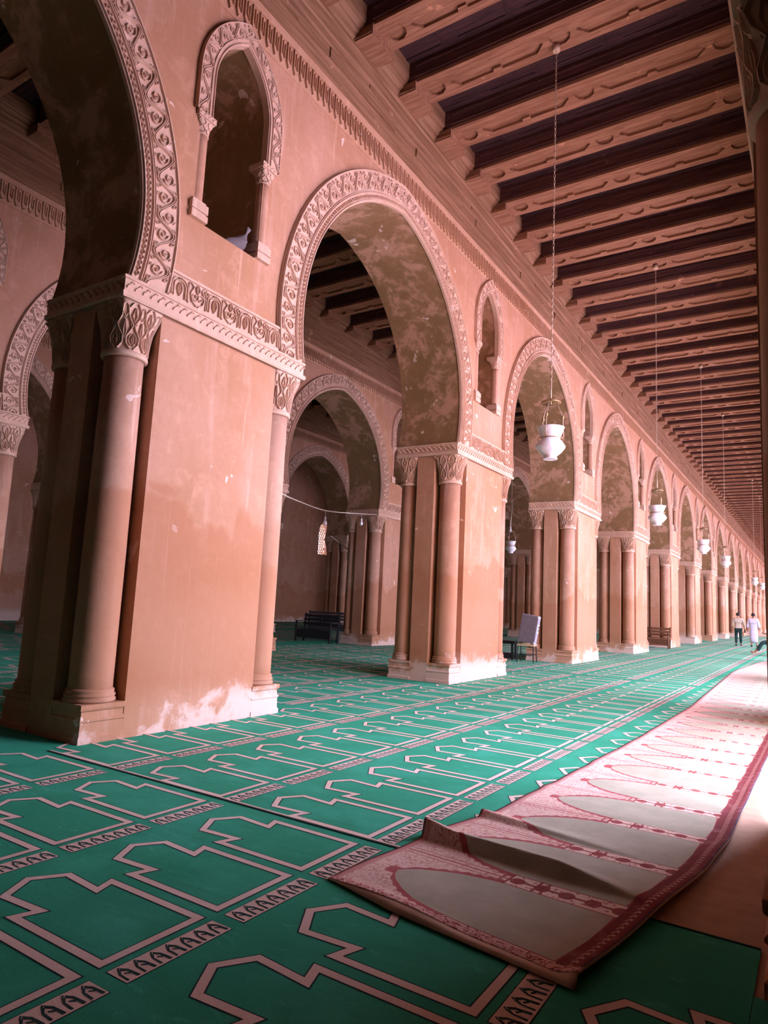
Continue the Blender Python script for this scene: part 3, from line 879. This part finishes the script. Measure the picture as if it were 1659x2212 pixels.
# ---------------------------------------------------------------- pale red-bordered runner
def runner_mat():
    n = NT('runner_pile'); uvx, uvy, _ = n.sep(n.uv()); p = n.uv()
    NPI = 0.62
    v = n.math('FRACT', n.math('DIVIDE', uvy, NPI)); dv = n.mul(n.ab(n.sub(v, 0.5)), NPI)   # 0 centre .. .31 boundary
    u = uvx
    fc = n.new('ShaderNodeFloatCurve'); n.link(n.math('DIVIDE', u, 1.24), fc.inputs['Value'])
    cu = fc.mapping.curves[0]
    pts = [(0, 0), (.15, 0), (.165, .05), (.20, .10), (.26, .155), (.34, .205), (.44, .235), (.50, .245), (.9, .245), (.905, 0), (1, 0)]
    cu.points[0].location = pts[0]; cu.points[1].location = pts[-1]
    for q in pts[1:-1]: cu.points.new(*q)
    for q in cu.points: q.handle_type = 'VECTOR'
    fc.mapping.update(); w = fc.outputs[0]
    sc_ = n.mul(n.math('SINE', n.mul(u, 120.0)), .006)
    field = n.lt(dv, w)
    ringw = n.add(n.mul(n.lt(u, .60), .030), 0.004)
    ring = n.mul(n.lt(dv, n.add(w, n.add(ringw, n.mul(sc_, n.lt(u, .6))))), n.gt(u, .13))
    ringtip = n.mul(n.between(u, .14, .20), n.lt(dv, .045))
    # flowers
    fl = n.voro(n.scaled(p, (1, 1, 1)), 14); fl2 = n.voro(p, 42); vine = n.ab(n.sub(n.noise(p, 22, 2, 0.5, 1.5), .5))
    pink, red, cream = (0.72, 0.42, 0.36), (0.32, 0.07, 0.065), (0.80, 0.60, 0.50)
    grey = n.mix(n.ramp(n.noise(p, 5, 4, 0.6), .3, .7), (0.41, 0.39, 0.285), (0.49, 0.46, 0.35))
    corner = n.mix(n.ramp(vine, .012, .040), (0.50, 0.17, 0.14), cream)
    corner = n.mix(.20, corner, pink)
    band = n.mix(n.lt(n.math('FRACT', n.mul(u, 7.5)), 2.0), cream, cream)
    du = n.sub(n.math('FRACT', n.mul(u, 8.5)), .5); dd = n.mul(n.sub(.31, dv), 8.5)
    rad = n.math('SQRT', n.add(n.mul(du, du), n.mul(dd, dd)))
    band = n.mix(n.lt(rad, .30), n.mix(n.lt(fl2, .28), cream, (0.50, 0.16, 0.13)), red)
    band = n.mix(n.lt(rad, .10), band, (0.18, 0.02, 0.04))
    band = n.mix(n.gt(dv, .245), red, band)
    lines = n.mx(n.between(dv, .246, .252), n.between(dv, .302, .31))
    band = n.mix(lines, band, red)
    out = n.mix(n.lt(u, .58), band, corner)
    for a in (.565, .60, .735, .775):
        out = n.mix(n.between(u, a, a+.012), out, red)
    out = n.mix(n.mul(n.lt(u, .6), n.mx(n.between(dv, .27, .277), n.gt(dv, .303))), out, (0.50, 0.15, 0.13))
    out = n.mix(ring, out, (0.42, 0.10, 0.10)); out = n.mix(ringtip, out, (0.42, 0.10, 0.10))
    out = n.mix(field, out, grey)
    # left hem, right border
    out = n.mix(n.lt(u, .045), out, (0.62, 0.30, 0.27)); out = n.mix(n.lt(u, .012), out, (0.16, 0.05, 0.06))
    bw = n.ab(n.sub(n.math('FRACT', n.mul(n.add(uvy, n.mul(n.ab(n.sub(u, 1.18)), 1.0)), 24)), .5))
    bord = n.mix(n.lt(bw, .22), (0.20, 0.035, 0.04), n.mix(n.between(u, 1.165, 1.195), (0.20, 0.035, 0.04), (0.50, 0.24, 0.19)))
    out = n.mix(n.gt(u, 1.125), out, bord)
    out = n.mix(n.gt(u, 1.228), out, (0.10, 0.06, 0.09))
    out = n.mix(n.lt(uvy, .05), out, n.mix(n.ramp(vine, .03, .06), red, pink))
    wear = n.ramp(n.noise(p, 9, 6, .7, .5), .5, .75, 0, .25)
    out = n.mix(wear, out, (0.70, 0.50, 0.45))
    n.bump(n.noise(p, 160, 2), .3, .004)
    return n.done(out, 0.97)
MT['runner'] = runner_mat()
Lk = [(2.70, 3.245), (3.3, 3.29), (3.64, 3.32), (4.14, 3.42), (5.5, 3.49), (7.6, 3.56), (10.9, 3.60), (14.5, 3.50), (18.8, 3.38), (20.2, 3.40), (24.6, 3.62), (26.0, 3.85)]
Rk = [(2.56, 4.46), (3.1, 4.55), (4.0, 4.69), (4.55, 4.735), (7.6, 4.77), (10.9, 4.80), (18, 4.72), (26.0, 4.85)]
def lerp(tab, y):
    if y <= tab[0][0]: return tab[0][1] + (y-tab[0][0])*(tab[1][1]-tab[0][1])/(tab[1][0]-tab[0][0])
    for (a, va), (b, vb) in zip(tab, tab[1:]):
        if y <= b: 
            t = (y-a)/(b-a); return va + (vb-va)*t
    return tab[-1][1]
def runner():
    mb = MB(); U = 34; ys = []; y = 2.64
    while y < 26.0: ys.append(y); y += .010 if y < 4.4 else (.05 if y < 9 else .15)
    grid = []; uvs = []
    for y in ys:
        row_ = []; ru = []
        for i in range(U+1):
            t = i/U; yy = y + (0.06 if y < 2.9 else 0.0)*(1-t) * max(0, (2.9-y)/.26)
            yy = y + (.16*(0.35-t))*max(0, 1-(y-2.64)/1.2)
            xl, xr = lerp(Lk, yy), lerp(Rk, yy); x = xl + (xr-xl)*t
            z = .020
            def fold(yf, h, wn, wf):
                d = yy - yf; return h*math.exp(-(d/(wn if d < 0 else wf))**2)
            z += fold(3.50 - .13*t, (.070 + .03*max(0, 1-t*7))*min(1, max(0, (.97-t)/.35)), .018, .11)
            z += fold(4.06 - .12*t, .040*max(0, 1-t/.8), .022, .09)
            z += fold(5.0, .012*(1-t), .05, .15) + fold(6.1, .010*(1-t), .05, .2)
            z += .006*math.sin(yy*7+t*3)*max(0, 1-(yy-3)/8)
            if t > .93: z += (.030 if yy < 12 else .012)*((t-.93)/.07)
            if yy < 2.95 and t < .6: z += .020*max(0, math.sin(t*PI/.6))*max(0, 1-(y-2.64)/.10)
            row_.append((x, yy, max(z, .016))); ru.append((t*1.24, y-2.64))
        grid.append(row_); uvs.append(ru)
    mb.sheet(grid, 0, True)
    me = mb.mesh('runner_rug', [MT['runner'], MT['rugback']])
    uvl = me.uv_layers.new(name='UVMap'); flat = [q for r in uvs for q in r]
    for lp in me.loops: uvl.data[lp.index].uv = flat[lp.vertex_index]
    o = link('runner_rug', me); m = o.modifiers.new('thick', 'SOLIDIFY'); m.thickness = .010; m.offset = -1
    m.material_offset = 1; m.material_offset_rim = 1
    tag(o, 'long pale runner with red floral borders, rippled, beside the right photo edge', 'rug')
    # turned-out jute hem along the near end
    mb2 = MB(); g0 = grid[0]; rows = [[], []]
    for i in range(U+1):
        x, y, z = g0[i]; t = i/U
        rows[0].append((x, y+.004, z-.004)); rows[1].append((x+.01, y-.05*min(1, t*3), .0165 if t < 1 else .0165))
    mb2.sheet(rows, 0, True); hm = mb2.build('hem', MT['rugback'], o, fix=False); hm['label'] = 'pale undyed hem'
    m = hm.modifiers.new('thick', 'SOLIDIFY'); m.thickness = .004
runner()

# ---------------------------------------------------------------- hanging mosque lamps
def make_lamp():
    t = empty('hanging_lamp')
    mb = MB()                                            # chain of links up to the ceiling
    z = 1.02; k = 0
    while z < 5.82:
        h = .045; r = .012
        ax = (1, 0) if k % 2 else (0, 1)
        pts = [(ax[0]*r*math.cos(a*PI/3), ax[1]*r*math.cos(a*PI/3), z+h*.5+h*.62*math.sin(a*PI/3)) for a in range(7)]
        mb.tube(pts, .004, 4, cap=False); z += h; k += 1
    mb.build('chain', MT['steel'], t)
    mb = MB(); mb.tube([(0, 0, 5.74), (0, 0, 5.83)], .05, 10); mb.build('ceiling_hook', MT['steel'], t)
    mb = MB(); mb.tube([(0, 0, .72), (0, 0, 1.04)], .008, 6); mb.build('hanger_rod', MT['steel'], t)
    mb = MB(); mb.lathe([(.012, .80), (.05, .785), (.125, .745), (.13, .735), (.02, .755), (.012, .76)], 0, 0, 20); mb.build('canopy', MT['brass'], t)
    for i in range(3):
        a = i*2*PI/3 + .5; mb = MB()
        p0 = (.07*math.cos(a), .07*math.sin(a), .75); p1 = (.15*math.cos(a), .15*math.sin(a), .55); p2 = (.165*math.cos(a), .165*math.sin(a), .30)
        mb.tube([p0, p1, p2], .006, 5)
        s_ = mb.build('suspension_chain', MT['steel'], t)
        mb = MB(); mb.ellip((p1[0], p1[1], p1[2]), (.018, .018, .03)); mb.build('ornament', MT['brass'], s_)
    mb = MB(); mb.lathe([(.115, .26), (.118, .268), (.165, .395), (.175, .41), (.17, .412), (.155, .395), (.108, .268)], 0, 0, 28); mb.build('glass_collar', MT['glass'], t)
    mb = MB(); mb.lathe([(.085, .0), (.092, .008), (.075, .035), (.14, .09), (.185, .15), (.187, .165), (.15, .225), (.118, .262), (.11, .262)], 0, 0, 28); mb.build('glass_bowl', MT['glass'], t)
    mb = MB(); mb.tube([(.155*math.cos(a*PI/12), .155*math.sin(a*PI/12), .262) for a in range(25)], .007, 5, cap=False)
    for i in range(3):
        a = i*2*PI/3+.5; mb.tube([(.11*math.cos(a), .11*math.sin(a), .262), (.165*math.cos(a), .165*math.sin(a), .30)], .006, 5)
    mb.build('ring', MT['brass'], t)
    return t
LAMP = make_lamp(); CH = children_map()
lamps = [(8.1, 'nearest, before the second arch'), (14.92, 'second in line along the aisle'), (21.85, 'third in line along the aisle'), (27.62, 'fourth in line along the aisle'), (41.46, 'fifth in line, small in the distance'), (47.22, 'farthest, next to the dark right pier')]
for i, (y, w) in enumerate(lamps):
    o = LAMP if i == 0 else copy_tree(LAMP, CH)
    o.location = (2.42, y, 3.19); o.rotation_euler = (0, 0, i*.7)
    tag(o, 'white glass mosque lamp on a long chain, ' + w, 'lamp', 'hanging white glass lamps')
# the lamp seen behind the front row
o = copy_tree(LAMP, CH); o.location = (-3.6, 21.74, 3.19)
tag(o, 'white glass mosque lamp half hidden behind the pier with the flaking foot', 'lamp', 'hanging white glass lamps')

# ---------------------------------------------------------------- strings of bulbs
def light_string(pts, bulbs, label):
    t = empty('light_string', pts[0])
    b0 = Vector(pts[0]); mb = MB()
    n = 40; path = []
    def at(f):
        f = min(.9999, max(0, f))*(len(pts)-1); i = int(f); q = f-i
        p0 = Vector(pts[max(i-1, 0)]); p1 = Vector(pts[i]); p2 = Vector(pts[i+1]); p3 = Vector(pts[min(i+2, len(pts)-1)])
        return 0.5*((2*p1) + (p2-p0)*q + (2*p0-5*p1+4*p2-p3)*q*q + (3*p1-p0-3*p2+p3)*q**3)
    path = [at(k/n) - b0 for k in range(n+1)]
    mb.tube(path, .013, 5); mb.build('cable', MT['cable'], t)
    for f in bulbs:
        c = at(f) - b0; mb = MB()
        mb.tube([(c.x, c.y, c.z), (c.x, c.y, c.z-.13)], .005, 4); mb.tube([(c.x, c.y, c.z-.13), (c.x, c.y, c.z-.22)], .022, 8)
        h = mb.build('bulb_holder', MT['whitecloth'], t)
        mb = MB(); mb.ellip((c.x, c.y, c.z-.26), (.045, .045, .055)); mb.build('bulb', MT['bulb'], h)
    return t
s1 = [(-2.0, 7.98, 2.98), (-2.56, 9.24, 3.016), (-3.32, 10.95, 3.132), (-4.43, 13.44, 3.453), (-6.0, 16.95, 3.95)]
s1 = [(-1.19, 6.2, 3.06)] + s1
tag(light_string(s1, (.21, .60, .865), 0), 'sagging cable with white bulbs spanning behind the big central arch', 'light string')
s2 = [(-2.0, 17.9, 4.4), (-3.0, 20.2, 4.15), (-4, 22.4, 3.97), (-5, 23.2, 3.75), (-6.0, 23.7, 3.75)]
tag(light_string(s2, (.3, .7), 0), 'cable strung behind the second arch above the speaker chair', 'light string')
s3 = [(-7.0, 16.0, 3.2), (-9, 20.0, 3.0), (-12.0, 23.8, 3.1)]
tag(light_string(s3, (.35, .8), 0), 'dim cable with bulbs deep inside, in front of the back wall', 'light string')

# ---------------------------------------------------------------- benches
def bench(loc, rz, L, mat, label, name='wooden_bench'):
    t = empty(name, loc, rz)
    mb = MB()
    for k in range(3): mb.box(-L/2, .06+k*.13, .40, L/2, .17+k*.13, .43)
    mb.build('seat', mat, t)
    bk = MB()
    for k in range(3): bk.box(-L/2, .43+k*.02, .50+k*.12, L/2, .455+k*.02, .585+k*.12)
    b = bk.build('backrest', mat, t)
    mb = MB(); mb.box(-L/2+.04, .05, .12, L/2-.04, .075, .38); mb.build('apron', mat, t)
    for x in (-L/2, L/2-.05):
        mb = MB(); mb.box(x, .04, 0, x+.05, .09, .62); mb.build('leg', mat, t)
        mb = MB(); mb.hexa([(x, .42, 0), (x+.05, .42, 0), (x+.05, .47, 0), (x, .47, 0), (x, .50, .86), (x+.05, .50, .86), (x+.05, .54, .86), (x, .54, .86)]); mb.build('leg', mat, t)
        mb = MB(); mb.box(x, .04, .60, x+.05, .50, .63); mb.build('armrest', mat, t)
    mb = MB(); mb.box(-.03, .42, .42, .03, .44, .84); mb.build('back_support', mat, t)
    return t
tag(bench((-.62, 29.35, .009), 0, 1.5, MT['bench'], ''), 'brown slatted wooden bench standing between two piers of the front arcade', 'bench')
tag(bench((-7.75, 16.3, .009), 0, 1.35, MT['dark'], ''), 'dark bench in shade beside the second-row pier under the big arch', 'bench')
tag(bench((-10.9, 21.2, .009), .6, 1.5, MT['dark'], ''), 'dark bench with thin legs before the dim third row of piers', 'bench')

# ---------------------------------------------------------------- chair with speaker, low bench
t = empty('chair', (-.93, 16.35, .008), 0.15); tag(t, 'small chair with tan seat holding the grey speaker', 'chair')
mb = MB(); mb.box(-.21, -.20, .40, .21, .20, .445)
mb.lathe([(.20, .445), (.20, .47), (.15, .475)], 0, 0, 16); mb.build('seat', MT['seat'], t)
for x in (-.19, .19):
    mb = MB(); mb.tube([(x*1.05, -.20, 0), (x, -.17, .40)], .013, 6); mb.build('leg', MT['dark'], t)
    mb = MB(); mb.tube([(x*1.05, .22, 0), (x, .17, .42), (x, .24, .82)], .013, 6); mb.build('leg', MT['dark'], t)
mb = MB(); mb.box(-.19, .20, .60, .19, .235, .82); mb.build('backrest', MT['seat'], t)
mb = MB(); mb.tube([(-.2, -.19, .18), (.2, -.19, .18)], .009, 5); mb.tube([(-.2, .20, .18), (.2, .20, .18)], .009, 5); mb.build('stretcher', MT['dark'], t)
t = empty('speaker', (-.92, 16.30, .478), .12); t.rotation_euler = (math.radians(-5), math.radians(8), .12)
tag(t, 'large grey speaker cabinet propped on the small chair by the pier', 'speaker')
mb = MB(); mb.box(-.21, -.11, 0, .21, .12, .70); mb.build('cabinet', MT['cabinet'], t)
mb = MB(); mb.box(-.195, -.125, .015, .195, -.11, .685); mb.build('grille_cloth', MT['speaker'], t)
mb = MB(); mb.box(.21, -.05, .28, .222, .08, .50); h = mb.build('handle_plate', MT['whitecloth'], t)
mb = MB(); mb.box(.222, -.02, .32, .23, .03, .38); mb.box(.222, -.02, .40, .23, .03, .46); mb.build('handle', MT['dark'], h)
for z in (.03, .67):
    mb = MB(); mb.box(.19, -.13, z-.03, .225, -.09, z+.03); mb.build('corner_guard', MT['whitecloth'], t)
t = empty('low_bench', (-1.95, 16.75, .009), .1); tag(t, 'low black metal bench seen through its frame left of the speaker chair', 'bench')
mb = MB(); mb.box(-.55, -.18, .40, .55, .18, .47); mb.build('seat', MT['dark'], t)
for x in (-.5, .5):
    for y in (-.15, .15):
        mb = MB(); mb.box(x-.025, y-.025, 0, x+.025, y+.025, .40); mb.build('leg', MT['dark'], t)
mb = MB(); mb.box(-.5, -.17, .03, .5, -.12, .17); mb.build('lower_rail', MT['dark'], t)

# ---------------------------------------------------------------- pigeon
t = empty('pigeon', (-.10, 5.00, WSILL), 1.1); t.rotation_euler = (0, -.38, 1.1); tag(t, 'grey pigeon sitting on the sill of the nearest arched opening', 'bird')
t.scale = (1.35, 1.35, 1.35)
body = MB()
prof = [(-.17, .012, .070), (-.13, .022, .072), (-.08, .045, .078), (-.03, .060, .088), (.02, .062, .100), (.06, .050, .118), (.085, .032, .150), (.10, .026, .180), (.115, .028, .205), (.135, .022, .212), (.150, .007, .208)]
rows = []
for x, r, z in prof: rows.append([(x, r*math.cos(a*PI/6), z + r*1.05*math.sin(a*PI/6)) for a in range(13)])
body.sheet(rows, 0, True); body.build('body', MT['feather'], t)
mb = MB(); mb.hexa([(-.24, -.03, .055), (-.12, -.03, .06), (-.12, .03, .06), (-.24, .03, .055), (-.24, -.03, .062), (-.12, -.03, .085), (-.12, .03, .085), (-.24, .03, .062)]); mb.build('tail', MT['feather'], t)
for sg in (-1, 1):
    mb = MB(); mb.ellip((-.05, sg*.052, .095), (.12, .014, .042)); mb.build('wing', MT['feather'], t)
    mb = MB(); mb.tube([(0, sg*.02, .05), (.005, sg*.02, 0)], .005, 5); mb.tube([(.03, sg*.02, .003), (-.02, sg*.02, .003)], .004, 4); mb.build('leg', MT['redcloth'], t)
mb = MB(); mb.tube([(.148, 0, .207), (.172, 0, .200)], [.006, .001], 5); mb.build('beak', MT['dark'], t)

# ---------------------------------------------------------------- people
def skin(name, verts, edges, mat, parent, lvl=1, root=0):
    me = bpy.data.meshes.new(name); bm = bmesh.new(); lay = bm.verts.layers.skin.verify()
    vs = []
    for i, (co, r) in enumerate(verts):
        v = bm.verts.new(co); v[lay].radius = (r if isinstance(r, tuple) else (r, r)); v[lay].use_root = (i == root); vs.append(v)
    for a, b in edges: bm.edges.new((vs[a], vs[b]))
    bm.to_mesh(me); bm.free(); me.materials.append(mat)
    o = link(name, me, parent)
    m = o.modifiers.new('skin', 'SKIN'); m.use_smooth_shade = True
    m2 = o.modifiers.new('sub', 'SUBSURF'); m2.levels = lvl; m2.render_levels = lvl
    return o
def chainv(V, E, pts, start=None):
    prev = start
    for co, r in pts:
        V.append((co, r)); i = len(V)-1
        if prev is not None: E.append((prev, i))
        prev = i
    return prev
def body_of(J, mat, parent, scale_=1.0):
    """J: joints dict. one continuous figure with five-finger hands"""
    V = []; E = []
    V.append((J['pelvis'], (.14, .11)))
    ch = chainv(V, E, [(J['waist'], (.125, .095)), (J['chest'], (.155, .11)), (J['neckb'], (.07, .065)), (J['neck'], .052), (J['head'], (.075, .09)), (J['crown'], (.070, .08))], 0)
    cst = 2
    for s in ('L', 'R'):
        w = chainv(V, E, [(J['sh'+s], .062), (J['el'+s], .043), (J['wr'+s], .026)], cst)
        wr = Vector(J['wr'+s]); d = (wr - Vector(J['el'+s])).normalized(); side = Vector(J.get('palm', (0, 1, 0))); side = (side - d*side.dot(d)).normalized()
        pm = wr + d*.05; V.append((tuple(pm), (.032, .016))); E.append((w, len(V)-1)); pi = len(V)-1
        for q, L in zip((-1.5, -.5, .5, 1.5), (.062, .072, .068, .052)):
            a = pm + side*q*.019 + d*.04; b = a + d*L*.5; nrm = d.cross(side)*.012; c = a + d*L*.95 + nrm
            chainv(V, E, [(tuple(a), .0095), (tuple(b), .0085), (tuple(c), .0075)], pi)
        a = wr + d*.03 - side*.035; b = a + d*.035 - side*.012; chainv(V, E, [(tuple(a), .011), (tuple(b), .009)], pi)
        k = chainv(V, E, [(J['hip'+s], .092), (J['kn'+s], .060), (J['an'+s], .038), (J['toe'+s], .034)], 0)
    return skin('body', V, E, mat, parent, 2)
def head_bits(t, J, hair=True):
    h = Vector(J['head']); f = Vector(J['face']).normalized(); up = Vector(J.get('hup', (0, 0, 1))).normalized(); s = f.cross(up).normalized()
    if hair:
        mb = MB(); mb.ellip(tuple(h + up*.035 - f*.02), (.092, .100, .095), M=Matrix((s, f, up)).transposed()); mb.build('hair', MT['hair'], t)
    for sg in (-1, 1):
        mb = MB(); mb.ellip(tuple(h + s*sg*.080 - up*.01), (.012, .022, .033), M=Matrix((s, f, up)).transposed()); mb.build('ear', MT['skin'], t)
        mb = MB(); mb.ellip(tuple(h + s*sg*.032 + f*.083 + up*.008), (.013, .007, .009), M=Matrix((s, f, up)).transposed()); mb.build('eye', MT['hair'], t)
    mb = MB(); mb.ellip(tuple(h + f*.095 - up*.018), (.013, .022, .022), M=Matrix((s, f, up)).transposed()); mb.build('nose', MT['skin'], t)
    mb = MB(); mb.ellip(tuple(h + f*.083 - up*.052), (.026, .009, .007), M=Matrix((s, f, up)).transposed()); mb.build('mouth', MT['redcloth'], t)
def walker(loc, rz, label, robe):
    t = empty('person', loc, rz); tag(t, label, 'person')
    J = dict(pelvis=(0, 0, .90), waist=(0, .01, 1.05), chest=(0, .02, 1.27), neckb=(0, .0, 1.40), neck=(0, .01, 1.45), head=(0, .02, 1.54), crown=(0, .02, 1.60),
             shL=(-.17, .0, 1.34), elL=(-.235, -.03, 1.08), wrL=(-.25, .03, .86), shR=(.17, .0, 1.34), elR=(.245, -.02, 1.09), wrR=(.275, .04, .88),
             hipL=(-.09, 0, .84), knL=(-.10, .06, .47), anL=(-.10, -.03, .09), toeL=(-.11, .11, .035), hipR=(.09, 0, .84), knR=(.10, .10, .48), anR=(.11, .12, .09), toeR=(.13, .26, .035),
             face=(0, 1, 0))
    body_of(J, MT['skin'], t); head_bits(t, J)
    V = []; E = []
    if robe:
        V.append(((0, 0, 1.02), (.185, .145)))
        chainv(V, E, [((0, .0, 1.15), (.175, .13)), ((0, .01, 1.30), (.175, .12)), ((0, .0, 1.40), (.085, .075))], 0)
        chainv(V, E, [((0, .02, .75), (.20, .17)), ((.0, .04, .45), (.20, .19)), ((.01, .05, .17), (.21, .20))], 0)
        for s, sg in (('L', -1), ('R', 1)): chainv(V, E, [((sg*.175, 0, 1.33), .085), ((sg*.24, -.02, 1.09), .075), ((sg*.268, .03, .92), .065)], 2)
        skin('robe', V, E, MT['thobe'], t, 2)
    else:
        V.append(((0, 0, 1.02), (.165, .125)))
        chainv(V, E, [((0, .0, 1.15), (.165, .12)), ((0, .01, 1.30), (.175, .12)), ((0, .0, 1.40), (.085, .075))], 0)
        chainv(V, E, [((0, .0, .90), (.168, .128))], 0)
        for s, sg in (('L', -1), ('R', 1)): chainv(V, E, [((sg*.175, 0, 1.33), .080), ((sg*.24, -.02, 1.09), .062), ((sg*.268, .03, .92), .050)], 2)
        skin('jacket', V, E, MT['jacket'], t, 2)
        V = [((0, 0, .90), (.15, .12))]; E = []
        for s, x in (('L', -1), ('R', 1)):
            chainv(V, E, [((x*.085, 0, .82), .105), (Vector(J['kn'+s]), .078), (Vector(J['an'+s])+Vector((0, 0, .02)), .058)], 0)
        skin('trousers', V, E, MT['trousers'], t, 2)
        mb = MB(); mb.hexa([(.26, .0, .66), (.33, .0, .66), (.33, .18, .66), (.26, .18, .66), (.27, .02, .84), (.32, .02, .84), (.32, .16, .84), (.27, .16, .84)]); mb.tube([(.29, .05, .84), (.285, .06, .92), (.29, .13, .84)], .006, 5)
        bag = mb.build('handbag', MT['dark'], None); bag.location = loc; bag.rotation_euler = (0, 0, rz); tag(bag, 'small black bag hanging from the hand of the walking man in beige', 'bag')
    for s in ('L', 'R'):
        a = Vector(J['an'+s]); b = Vector(J['toe'+s]); mb = MB()
        mid = (a+b)/2; ang = math.atan2((b-a).y, (b-a).x); mb.ellip((mid.x, mid.y, .045), (.14, .05, .045), M=Matrix.Rotation(ang, 3, 'Z')); mb.build('shoe', MT['dark'], t)
    return t
walker((1.80, 38.9, .012), .06, 'man seen from behind walking in beige jacket and dark trousers', False)
walker((2.50, 38.6, .012), -.10, 'man seen from behind walking in a long pale lilac robe', True)
def sitter(loc, rz, label, leg, top, pants, chair=False):
    t = empty('person', loc, rz); tag(t, label, 'person')
    # local: faces -x, sits on the floor, one knee up
    J = dict(pelvis=(0, 0, .14), waist=(.04, 0, .30), chest=(.08, 0, .52), neckb=(.09, 0, .66), neck=(.085, 0, .71), head=(.06, 0, .80), crown=(.06, 0, .86),
             shL=(.08, -.17, .60), elL=(-.10, -.22, .42), wrL=(-.32, -.16, .47), shR=(.08, .17, .60), elR=(-.02, .24, .36), wrR=(-.22, .20, .22),
             hipL=(-.04, -.09, .13), knL=(-.42, -.11, .45), anL=(-.62, -.12, .10), toeL=(-.80, -.13, .09), hipR=(-.04, .09, .13), knR=(-.44, .14, .20), anR=(-.80, .14, .08), toeR=(-.92, .15, .16),
             face=(-1, 0, 0), palm=(0, 0, 1))
    dz = 0.0
    if chair:
        dz = .36
        for k in list(J):
            if k in ('face', 'palm'): continue
            x, y, z = J[k]
            J[k] = (x, y, z + dz)
        J.update(knL=(-.44, -.12, .50), anL=(-.66, -.13, .12), toeL=(-.82, -.14, .10), knR=(-.44, .12, .50), anR=(-.72, .13, .11), toeR=(-.87, .14, .13))
    body_of(J, MT['skin'], t); head_bits(t, J)
    V = [((.02, 0, .22+dz), (.14, .16))]; E = []
    chainv(V, E, [((.06, 0, .38+dz), (.12, .16)), ((.08, 0, .56+dz), (.12, .17)), ((.09, 0, .66+dz), (.07, .08))], 0)
    for sg, s in ((-1, 'L'), (1, 'R')): chainv(V, E, [(Vector(J['sh'+s]), .08), (Vector(J['el'+s]), .058), (Vector(J['wr'+s]) + Vector((.03, 0, 0)), .042)], 2)
    skin('shirt', V, E, top, t, 2)
    V = [((0, 0, .15+dz), (.15, .16))]; E = []
    for s in ('L', 'R'): chainv(V, E, [(Vector(J['hip'+s]), .10), (Vector(J['kn'+s]), .078), (Vector(J['an'+s]) + Vector((.05, 0, .04)), .055)], 0)
    skin('trousers', V, E, pants, t, 2)
    return t
sitter((3.88, 29.4, .012), .0, 'seated person at the right photo edge in dark trousers, feet stretched forward', 0, MT['whitecloth'], MT['trousers'], True)
t = empty('plastic_chair', (3.88, 29.4, .012)); tag(t, 'white plastic armchair under the seated person at the right photo edge', 'chair')
mb = MB(); mb.box(-.22, -.23, .345, .22, .23, .375); mb.build('seat', MT['whitecloth'], t)
mb = MB(); mb.hexa([(.20, -.22, .375), (.24, -.22, .375), (.24, .22, .375), (.20, .22, .375), (.30, -.22, .85), (.33, -.22, .85), (.33, .22, .85), (.30, .22, .85)]); mb.build('backrest', MT['whitecloth'], t)
for y in (-.25, .25):
    mb = MB(); mb.tube([(-.22, y, .35), (-.22, y, .58), (.22, y, .60)], .02, 6); mb.build('armrest', MT['whitecloth'], t)
    for x in (-.2, .2):
        mb = MB(); mb.tube([(x*1.1, y, 0), (x, y*.92, .35)], .02, 6); mb.build('leg', MT['whitecloth'], t)
sitter((3.9, 52.0, .0), .2, 'person sitting far back in white top and coral red garment', 0, MT['whitecloth'], MT['redcloth'])
